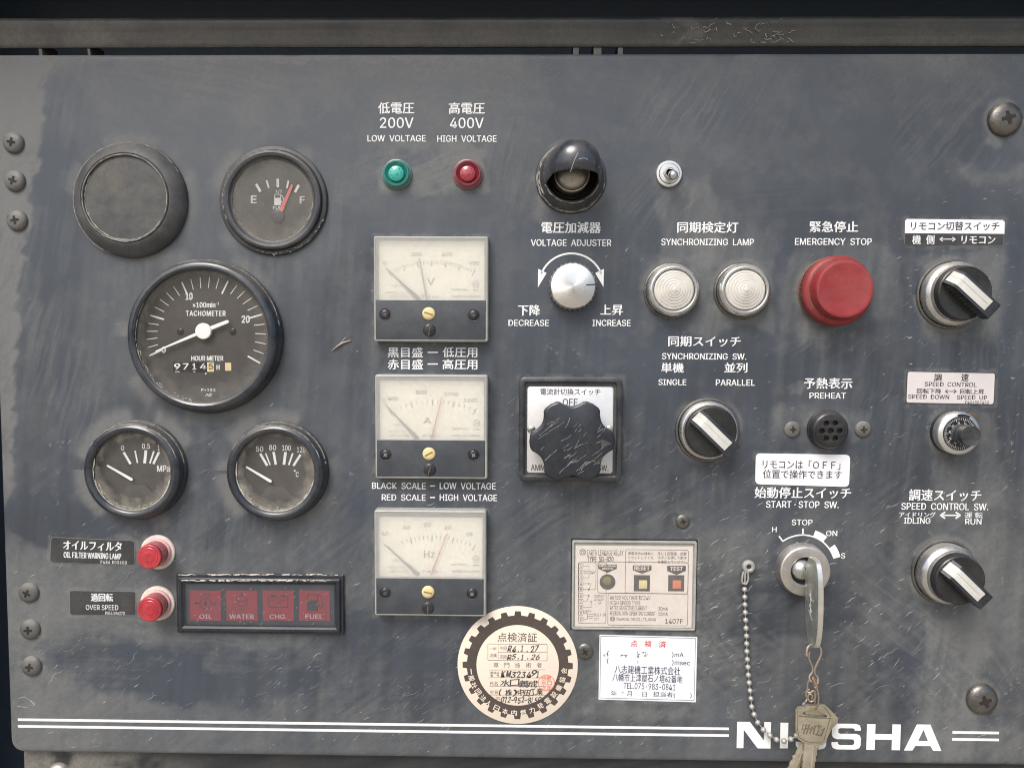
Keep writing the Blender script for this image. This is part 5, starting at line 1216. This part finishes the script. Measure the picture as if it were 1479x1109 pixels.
for s_, x0, y0, x1, y1, o_ in (('点検済証', 360, 268, 713, 348, .008), ('一年', 288, 395, 352, 425, 0), ('点検', 290, 452, 354, 486, 0), ('今回', 380, 388, 442, 422, 0), ('次回', 380, 462, 440, 500, 0), ('専', 325, 533, 370, 577, 0), ('門', 418, 533, 466, 579, 0), ('技', 516, 533, 564, 579, 0), ('術', 612, 533, 660, 579, 0), ('者', 708, 533, 756, 577, 0),
      ('資格証', 296, 612, 378, 634, 0), ('番　号', 296, 638, 376, 658, 0), ('氏名', 293, 700, 362, 736, 0), ('社名', 294, 778, 364, 812, 0), ('TEL', 342, 838, 388, 862, 0)):
    t.t(m, s_, *vz(x0, y0), *vz(x1, y1), zt, off=o_)
for P in ([(275, 366), (802, 370), (802, 516), (275, 512)],): t.l(m, [vz(*p) for p in P], .55, zt, True)
for P in ([(366, 367), (366, 512)], [(366, 440), (802, 442)], [(290, 598), (786, 596)], [(292, 666), (790, 668)], [(292, 742), (788, 743)], [(294, 820), (790, 822)]): t.l(m, [vz(*p) for p in P], .5, zt)
m.build('printed_form', 'ink_grey', t.o)
m = MB()                                            # handwriting: slanted, uneven strokes
def hand(s, X0, Y0, X1, Y1, sh=.35, off=.04, jit=5, rot=0.03):
    n = len(s); wd = (X1-X0)/n; rq = random.Random(s)
    for i, ch in enumerate(s):
        if ch == ' ': continue
        j = rq.uniform(-jit, jit)*1.4; xa, xb = X0+i*wd-wd*.02, X0+(i+1)*wd+wd*rq.uniform(-.02, .16); ya, yb = Y0+j, Y1+j
        if ch in '.、': xa, xb, ya, yb = xa+wd*.3, xa+wd*.55, Y1-14, Y1
        if ch == '-': ya, yb = (Y0+Y1)/2-3, (Y0+Y1)/2+4
        if ch in '1/(': xb = xa+wd*.5
        t.t(m, ch, *vz(xa, ya), *vz(xb, yb), zt+.08, off=off, shear=sh*rq.uniform(.7, 1.2), rot=rq.uniform(-.14, .18)+rot)
hand('R4.1.27', 448, 384, 728, 440); hand('R5.1.26', 442, 456, 740, 504); hand('KM323491', 388, 606, 752, 664, .3, .05, 7); hand('水口義成', 384, 682, 712, 744, .12, .025, 6); hand('(株)中田工業', 372, 768, 760, 826, .12, .03, 5); hand('072-952-8150', 388, 838, 750, 892, .4, .04, 5)
m.build('handwriting', 'ink', t.o)
m = MB(); q = t.q(*vz(795, 712), zt); m.ringflat(circ(*q, 12.4, 32), circ(*q, 11.3, 32), zt+.14)
for s_, x0, y0, x1, y1 in (('技術', 752, 650, 838, 690), ('水口', 748, 692, 845, 735), ('之印', 755, 738, 838, 778)): t.t(m, s_, *vz(x0, y0), *vz(x1, y1), zt+.12, off=.03)
m.build('red_seal', 'stamp_red', t.o)

# ------------------------------------------------------------------ inspection card
t, r = label_sheet('inspection_card', 'white rectangular inspection sticker with a red heading, under the earth leakage relay', 'sticker', ((865.9, 916), (1007, 919.4), (1004.8, 1013.4), (864.4, 1009.4)), 'sticker_white', r=.8)
cz = lambda X, Y: (820+X/4.437, 770+Y/4.437)
m = MB(); t.l(m, [cz(*p) for p in ((212, 658), (819, 672), (810, 1070), (206, 1053))], .6, t.zt, True)
for s_, x0, y0, x1, y1, o_ in (('(', 252, 752, 264, 785, 0), ('(', 250, 800, 262, 834, 0), (')mA', 668, 762, 743, 796, .01), (')msec', 668, 812, 784, 848, .01), ('八志建機工業株式会社', 300, 852, 722, 900, .008), ('八幡市上津屋石ノ塔62番地', 286, 905, 736, 950, .008), ('TEL.075-983-0841', 357, 962, 690, 998, .008), ('年', 276, 1008, 314, 1040, 0), ('月', 378, 1010, 410, 1042, 0), ('日', 478, 1014, 508, 1045, 0), ('担当者(', 546, 1015, 690, 1052, .006), (')', 784, 1022, 794, 1056, 0)):
    ltext(t, m, s_, *cz(x0, y0), *cz(x1, y1), o_, rot=-.022)
m.build('lettering', 'ink_navy', t.o)
m = MB()
for s_, x0, x1, y in (('点', 403, 446, 684), ('検', 492, 538, 687), ('済', 582, 632, 690)): ltext(t, m, s_, *cz(x0, y), *cz(x1, y+42), .025, rot=-.02)
m.build('red_heading', 'ink_red', t.o)
m = MB()                                            # worn-off handwriting
for _ in range(16):
    X = rs.choice((410, 440, 480, 500, 350, 235, 455))+rs.uniform(-16, 16); Y = {235: 1015, 350: 1020, 455: 1026}.get(round(X/5)*5, rs.choice((770, 785, 830)))+rs.uniform(-12, 12)
    t.l(m, [cz(X, Y), cz(X+rs.uniform(4, 18), Y+rs.uniform(-4, 4)), cz(X+rs.uniform(-4, 12), Y+rs.uniform(4, 12))], .8, t.zt)
m.build('faded_writing', 'recess_grey', t.o, kind='stuff')

# ------------------------------------------------------------------ earth leakage relay
t = T('earth_leakage_relay', 'earth leakage relay under a scuffed clear cover with RESET and TEST buttons', 'relay', 915, 845)
rz = cz
a = t.q(*rz(24, 614), 3); b = t.q(*rz(828, 52), 3)
m = MB(); m.box(a[0]-1.6, a[1]-1.4, b[0]+1.6, b[1]+2.2, .05, .6); m.build('gap', 'dark', t.o)
m = MB(); P0 = rrect(a[0], a[1], b[0], b[1], 2.5, 3); R = [[(x, y, zz) for x, y in inset(P0, d)] for d, zz in ((0, .2), (0, 3.4), (.6, 4.4), (2.4, 4.6), (3.4, 3.6))]; m.rings(R, False, False); m.build('cover_rim', 'relay_rim' if 'relay_rim' in M else 'milky_side', t.o)
a = t.q(*rz(45, 596), 2); b = t.q(*rz(803, 84), 2); m = MB(); m.box(a[0]-4, a[1]-4, b[0]+4, b[1]+4, .6, 1.2); m.mat(1); m.box(a[0], a[1], b[0], b[1], 1.2, 2); m.build('face', ['milky_side', 'sticker_relay'], t.o)
m = MB(); m.flat(inset(P0, 3.2), 4.0); m.build('cover', 'relay_cover', t.o)
m = MB(); z2_ = 2.2
for s_, x0, y0, x1, y1, o_ in (('EARTH LEAKAGE RELAY', 123, 108, 358, 142, 0), ('TYPE  SG-B20', 124, 148, 294, 182, .02), ('漏電表示は確実に', 386, 120, 550, 138, 0), ('リセットしてくだ', 388, 147, 550, 165, 0), ('さい。', 386, 172, 430, 190, 0), ('月に１回程度、試験', 575, 120, 762, 140, 0), ('ボタンを押して動作', 577, 147, 762, 166, 0), ('を確認してください。', 577, 174, 770, 194, 0),
      ('DC24V', 108, 238, 176, 260, .0), ('CONTACT', 168, 394, 236, 410, 0), ('AC240V', 170, 416, 230, 432, 0), ('5A', 196, 440, 214, 454, 0), ('EARTH', 98, 492, 150, 506, 0), ('BUILT-IN', 170, 513, 242, 530, 0), ('ZCT', 170, 540, 200, 556, 0),
      ('RATED VOLTAGE DC24V', 270, 400, 530, 424, 0), ('HIGH SPEED TYPE', 270, 434, 466, 458, 0), ('RATED SENSITIVE CURRENT', 270, 466, 508, 490, 0), ('30mA', 580, 472, 642, 494, .01), ('RESIDUAL NON-OPERATING CURRENT', 270, 501, 562, 524, 0), ('15mA', 580, 505, 642, 528, .01), ('TEMPEARL IND.CO.,LTD.JAPAN', 310, 542, 564, 564, 0), ('1407F', 624, 548, 738, 578, .015)):
    t.t(m, s_, *rz(x0, y0), *rz(x1, y1), z2_, off=o_, keep=False)
def rr_line(x0, y0, x1, y1, r_, wd=.6):
    a = t.q(*rz(x0, y1), z2_); b = t.q(*rz(x1, y0), z2_); Po = rrect(a[0], a[1], b[0], b[1], r_, 3); m.ringflat(Po, inset(Po, wd), z2_)
rr_line(65, 186, 183, 360, 3); rr_line(65, 186, 250, 577, 3); rr_line(255, 386, 772, 588, 3); rr_line(190, 186, 775, 384, 4); rr_line(366, 106, 775, 384, 3)
for i in range(10):
    y = 208+i*37.7; rr_line(70, y-14, 99, y+14, .6, .5); t.t(m, str(i+1) if i < 9 else '10', *rz(79, y-9), *rz(90, y+9), z2_)
for P in ([(100, 208), (136, 208), (136, 235)], [(100, 284), (136, 284), (136, 262)], [(100, 322), (135, 322)], [(100, 360), (135, 360), (152, 320)], [(100, 398), (135, 398), (123, 436)], [(100, 436), (120, 436)], [(100, 474), (150, 474), (150, 440)], [(100, 512), (126, 512), (126, 548), (100, 548)], [(126, 520), (164, 516)], [(126, 530), (164, 530)], [(126, 540), (164, 546)]): t.l(m, [rz(*p) for p in P], .5, z2_)
for X, Y in ((135, 322), (135, 360), (135, 398), (150, 436)): q = t.q(*rz(X, Y), z2_); m.ringflat(circ(*q, 1.3, 12), circ(*q, .8, 12), z2_)
for X, Y, r_ in ((96, 120, 4.6), (287, 547, 3.6)):
    q = t.q(*rz(X, Y), z2_); m.ringflat(circ(*q, r_, 24), circ(*q, r_-.7, 24), z2_)
    for a_ in range(4): c_, s_ = math.cos(PI/4+a_*PI/2), math.sin(PI/4+a_*PI/2); m.line([(q[0]+c_*r_*.3, q[1]+s_*r_*.3), (q[0]+c_*r_, q[1]+s_*r_)], .7, z2_); m.line([(q[0]+c_*r_*.4-s_*r_*.3, q[1]+s_*r_*.4+c_*r_*.3), (q[0]+c_*r_*.4+s_*r_*.3, q[1]+s_*r_*.4-c_*r_*.3)], .5, z2_)
m.build('face_print', 'sticker_brown', t.o)
m = MB()
for (x0, x1, yt, yb, yp) in ((196, 314, 199, 226, 253), (417, 537, 205, 236, 258), (637, 757, 208, 240, 266)):
    m.flat([t.q(*rz(*p), z2_) for p in ((x0, yt), (x0, yb), ((x0+x1)/2, yp), (x1, yb), (x1, yt))], z2_)
for X in (475, 695): a = t.q(*rz(X-52, 370), z2_); b = t.q(*rz(X+52, 268), z2_); m.box(a[0], a[1], b[0], b[1], 1.9, 2.3)
q = t.q(*rz(255, 311), z2_); m.lathe([(11.5, 1.9), (11.5, 2.3), (0, 2.3)], q[0], q[1], 40); m.build('dark_print', 'ink', t.o)
m = MB()
for s_, x0, y0, x1, y1 in (('EARTH LEAKAGE', 202, 203, 308, 215), ('INDICATOR', 218, 220, 292, 232), ('RESET', 426, 210, 526, 236), ('TEST', 656, 214, 738, 240)): t.t(m, s_, *rz(x0, y0), *rz(x1, y1), z2_+.2, off=.05)
m.build('light_lettering', 'sticker_relay', t.o)
for nm, X, mt in (('reset_button', 483, 'yellow_b'), ('test_button', 699, 'orange')):
    a = t.q(*rz(X-27, 356), 3.4); b = t.q(*rz(X+27, 302), 3.4); m = MB(); m.box(a[0], a[1], b[0], b[1], 2.2, 3.5, 1, .4); m.build(nm, mt, t.o)
m = MB(); m.lathe([(6.4, 2.3), (6.2, 3), (4, 3.5), (0, 3.7)], *t.q(*rz(254, 306), 3), 32); m.build('indicator', 'olive', t.o)

# ================================================================== KEY SWITCH, KEYS AND CHAIN
t = T('key_switch', 'satin metal key switch under the START STOP legend', 'switch', 1157.4, 820.4)
m = MB(); m.lathe([(38.2, 0), (38.3, 2), (36.4, 13), (35.6, 15.3), (34.0, 16.2), (33, 16.4), (21.6, 16.4), (20.6, 15.6), (20.4, 6)], n=96); m.build('collar', 'satin', t.o)
m = MB(); m.lathe([(20.5, 5), (17, 5.2), (16.4, 8), (14.8, 9), (0, 9)], n=64); m.build('lock_cylinder', 'bezel_dull', t.o)

kx, kh = 1166.0, 20
t = T('ignition_key', 'shiny steel key turned edge-on in the key switch', 'key', 1160, 823, h=0)
m = MB(); q = t.q(1158.5, 823.8, 16); m.lathe([(6, 9), (6, 10)], q[0], q[1], 24); m.sphere((q[0], q[1], 11), 14.6, 40, .8); m.build('shoulder', 'chrome', t.o)
# bow: flat plate standing out from the panel; outline in (height over panel, up)
q0 = t.q(1164.5, 824, 20); X0 = q0[0]+1
Ytop, Ybot = t.q(1168, 806.5, 50)[1], t.q(1176, 935, 50)[1]
def bow(zc, zr, yt, yb, n=60):
    out = []
    for i in range(n):
        a = 2*PI*i/n; c_, s_ = math.cos(a), math.sin(a); e = .62
        zz_ = zc+zr*math.copysign(abs(c_)**e, c_); yy = (yt+yb)/2+(yt-yb)/2*math.copysign(abs(s_)**.8, s_)
        tt = (yy-yb)/(yt-yb); zz_ = zc+(zz_-zc)*(1-.16*(1-tt)**4)
        out.append((zz_, yy))
    return out
B = bow(46, 25, Ytop, Ybot); tk = 7.4; dx = 2.2
R = []
for xx, ins in ((-tk/2, 1.0), (-tk/2+.8, 0), (tk/2-.8, 0), (tk/2, 1.0)):
    Q = inset(B, ins) if ins else B; R.append([(X0+xx+(y-Ytop)/(Ybot-Ytop)*2.2, y, z_) for z_, y in Q])
m = MB(); n_ = len(R[0]); m.mat(1).rings(R, False, False); m.mat(0); m.add(R[0], [tuple(range(n_))[::-1]]); m.add(R[-1], [tuple(range(n_))]); m.build('bow', ['steel_key', 'steel_bright'], t.o, ang=30)
m = MB(); Ymid = (Ytop+Ybot)/2
for P in ([(40, 10), (46, 3), (40, -6), (47, -14)], [(34, -2), (52, 4)], [(44, 16), (43, -20)], [(37, -14), (50, -24)]): m.tube([(X0-tk/2+(Ymid+y-Ytop)/(Ybot-Ytop)*2.2, Ymid+y, z_) for z_, y in P], .9, 5)
m.build('engraving', 'steel_bright', t.o)

hz_ = lambda X, Y: (1120+X/5.31, 900+Y/5.31)
def smooth(P, n=5):
    P = [Vector(p) for p in P]; out = []
    for i in range(len(P)-1):
        p0, p1, p2, p3 = P[max(0, i-1)], P[i], P[i+1], P[min(len(P)-1, i+2)]
        for k in range(n): f = k/n; out.append(.5*((2*p1)+(-p0+p2)*f+(2*p0-5*p1+4*p2-p3)*f*f+(-p0+3*p1-3*p2+p3)*f**3))
    out.append(P[-1]); return out
t = T('wire_hook', 'bent brown wire hook hanging from the turned key', 'hook', 1171, 950, h=44)
m = MB(); H = 0
P = [(262, 218, 3), (256, 262, 2), (272, 305, 1), (285, 340, 0), (283, 372, 0), (262, 402, 0), (262, 428, 1), (276, 446, 2)]
m.tube(smooth([t.q3(*hz_(x, y), z_) for x, y, z_ in P]), 1.35, 10)
P = [(242, 250, 6), (240, 215, 6), (250, 180, 5), (275, 162, 2), (300, 158, -3), (328, 168, 0), (348, 195, 4), (350, 235, 4), (332, 280, 3), (310, 325, 2), (300, 362, 1), (306, 392, 0), (324, 412, 0), (326, 446, 1), (318, 460, 1)]
m.tube(smooth([t.q3(*hz_(x, y), z_) for x, y, z_ in P]), 1.4, 10); m.build('wire', 'wire', t.o)
t = T('key_ring', 'coppery split ring joining the wire hook to the hanging keys', 'ring', 1179, 1000, h=38)
m = MB(); P = [(285, 418, 7), (305, 455, 8), (320, 500, 8), (330, 550, 7), (330, 600, 5), (322, 640, 2), (306, 655, -6), (300, 640, -14), (306, 560, -16), (304, 480, -10), (288, 425, -2)]
m.tube(smooth([t.q3(*hz_(x, y), z_) for x, y, z_ in P+[P[0]]])[:-1], 1.25, 8, True)
P = [(292, 408, 3), (315, 440, 4), (322, 480, 3), (312, 500, 0), (296, 470, -3), (284, 430, -1)]; m.tube(smooth([t.q3(*hz_(x, y), z_) for x, y, z_ in P+[P[0]]])[:-1], 1.2, 8, True)
m.build('ring', 'wire_copper', t.o)
t = T('small_wire_link', 'small curled wire link between the hook and the ball chain', 'link', 1170, 1003, h=30)
m = MB(); P = [(272, 430, 6), (250, 450, 3), (245, 490, 0), (246, 520, 0), (262, 530, 2), (290, 515, 3), (302, 530, 3), (303, 565, 3), (290, 592, 2), (266, 597, 1), (250, 575, 1), (252, 550, 2), (268, 540, 3), (283, 556, 3), (278, 578, 2)]
m.tube(smooth([t.q3(*hz_(x, y), z_) for x, y, z_ in P]), 1.25, 8); P = [(262, 505, -1), (240, 515, -2), (235, 545, -2), (242, 575, -2), (236, 590, -1), (230, 600, -1)]; m.tube(smooth([t.q3(*hz_(x, y), z_) for x, y, z_ in P]), 1.5, 8)
m.build('wire', 'wire', t.o)

def hang_key(name, lab, outline, hole, blade, h, th, mark=False, rib=None):
    t = T(name, lab, 'key', 1167, 1040, h=h, group='flat keys hanging on the ring')
    m = MB(); Q = [t.q(*hz_(*p), 0) for p in outline]; Hh = [t.q(*hz_(*p), 0) for p in hole] if hole else None
    if sum(Q[i-1][0]*Q[i][1]-Q[i][0]*Q[i-1][1] for i in range(len(Q))) < 0: Q = Q[::-1]
    if Hh:
        if sum(Hh[i-1][0]*Hh[i][1]-Hh[i][0]*Hh[i-1][1] for i in range(len(Hh))) < 0: Hh = Hh[::-1]
    plate_holes(m, Q, [Hh] if Hh else [], -th/2, th/2, .6); m.build('bow', 'brass_key', t.o, ang=30)
    m = MB(); Bq = [t.q(*hz_(*p), 0) for p in blade]
    if sum(Bq[i-1][0]*Bq[i][1]-Bq[i][0]*Bq[i-1][1] for i in range(len(Bq))) < 0: Bq = Bq[::-1]
    m.prism(Bq, -th/2+.4, th/2-.8, .4, bottom=True); bl = m.build('blade', 'brass_key', t.o, ang=30)
    if rib:
        m = MB(); m.tube([t.q3(*hz_(*p), th/2-.7) for p in rib], 1.1, 6); m.build('groove_rib', 'steel_bright' if mark else 'brass_key', bl)
    return t
hang_key('hanging_key', 'worn brass-coloured key half hidden behind the front key, blade pointing lower left', [(330, 620), (380, 622), (410, 650), (478, 720), (472, 760), (430, 800), (400, 860), (370, 900), (300, 905), (210, 890), (190, 760), (240, 640)], None,
         [(218, 880), (180, 950), (160, 985), (150, 1010), (132, 1020), (128, 1050), (110, 1068), (104, 1095), (80, 1130), (130, 1190), (210, 1060), (262, 940), (262, 890)], 18, 4.6, rib=[(228, 950), (150, 1120)])
fk = [(172, 640), (215, 632), (232, 614), (365, 618), (392, 636), (436, 700), (432, 735), (384, 908), (352, 925), (300, 928), (232, 918), (172, 884), (155, 820), (153, 665)]
t = hang_key('hanging_key', 'worn brass-coloured key in front with slanted maker marks on its bow', fk, [(202, 682), (215, 670), (268, 663), (296, 665), (330, 672), (385, 698), (396, 712), (380, 717), (240, 700), (205, 692)],
         [(222, 905), (218, 960), (214, 1010), (206, 1040), (212, 1062), (204, 1090), (206, 1200), (292, 1200), (300, 1060), (312, 1045), (305, 1020), (316, 1000), (316, 960), (330, 955), (330, 915)], 24, 5.0, True, [(288, 930), (268, 1200)])
zf = 2.75
m = MB(); m.tube([t.q3(*hz_(*p), zf-.2) for p in ((180, 708), (270, 716), (340, 724), (428, 728))], .8, 6)
for P in ([(215, 775), (202, 808), (262, 812)], [(225, 778), (268, 782)], [(238, 770), (215, 845)], [(262, 772), (236, 848)], [(285, 790), (262, 845)], [(225, 800), (300, 805)], [(305, 788), (290, 850)], [(300, 785), (340, 792), (318, 845)], [(330, 775), (335, 785)], [(348, 780), (352, 790)], [(378, 797), (352, 858), (305, 850)], [(352, 815), (375, 818)]): m.tube([t.q3(*hz_(*p), zf) for p in P], .75, 5)
m.build('maker_mark', 'brass_dark', t.o, label='raised slanted maker mark')
Q = [t.q(*hz_(*p), zf) for p in fk]; Q = Q if sum(Q[i-1][0]*Q[i][1]-Q[i][0]*Q[i-1][1] for i in range(len(Q))) > 0 else Q[::-1]
m = MB(); m.tube([(x, y, zf-.25) for x, y in inset(Q, 2.6)], .5, 6, True); m.build('raised_border', 'brass_dark', t.o)
m = MB(); q = t.q(*hz_(313, 938), zf-.5); m.lathe([(3.2, 1), (3.2, zf), (1.8, zf+.2), (1.4, zf-.6), (0, zf-.6)], q[0], q[1], 20); m.build('rivet_hole', 'brass_key', t.o)

t = T('ball_chain', 'dull metal ball chain hanging from an eyelet beside the key switch', 'chain', 1080.6, 817.4)
m = MB(); m.lathe([(9.4, 0), (9.4, 3), (8.4, 4.6), (5.5, 5.4), (3.6, 4.6), (3.2, 3)], n=32); m.mat(1); m.lathe([(3.4, 2.9), (0, 2.9)], n=16); m.build('eyelet', ['ball', 'dark'], t.o)
ez = lambda X, Y: (1040+X/3.273, 770+Y/3.273)
m = MB()
for P in ([(112, 180), (106, 200), (104, 225), (108, 238)], [(120, 182), (118, 205), (117, 228), (113, 240)], [(130, 182), (133, 200), (132, 222), (124, 238)], [(106, 236), (125, 240)]): m.tube(smooth([t.q3(*ez(*p), 4) for p in P]), 1.5, 8)
m.build('clasp', 'ball', t.o)
bp_ = [(116, 265), (117, 301), (118, 337), (119, 374), (121, 410), (123, 448), (125, 485), (126, 521), (127, 558), (129, 596), (132, 632), (134, 669), (138, 706), (142, 743), (146, 780), (150, 819), (161, 855), (178, 893), (205, 927), (236, 954), (267, 974), (302, 981), (335, 972), (362, 955), (385, 930), (398, 890), (402, 850), (400, 810)]
prev = None; ballmesh = None
for i, p in enumerate(bp_):
    zz = 5+max(0, i-14)*.8
    if i >= 24: zz = 13-2*(i-24)
    c = t.q3(*ez(*p), zz)
    if ballmesh is None:
        m = MB(); m.sphere((0, 0, 0), 4.0, 20); o = m.build('ball', 'ball', t.o); ballmesh = o.data
    else:
        o = bpy.data.objects.new('ball', ballmesh); COL.objects.link(o); o.parent = t.o
    o.location = (c[0]*S, c[1]*S, c[2]*S)
    if prev:
        m = MB(); m.tube([prev, c], .8, 6); m.build('link_bar', 'ball', o, label=None); k_ = bpy.data.objects
        lb = [x for x in o.children][-1]; lb.location = (-c[0]*S, -c[1]*S, -c[2]*S)
    prev = c
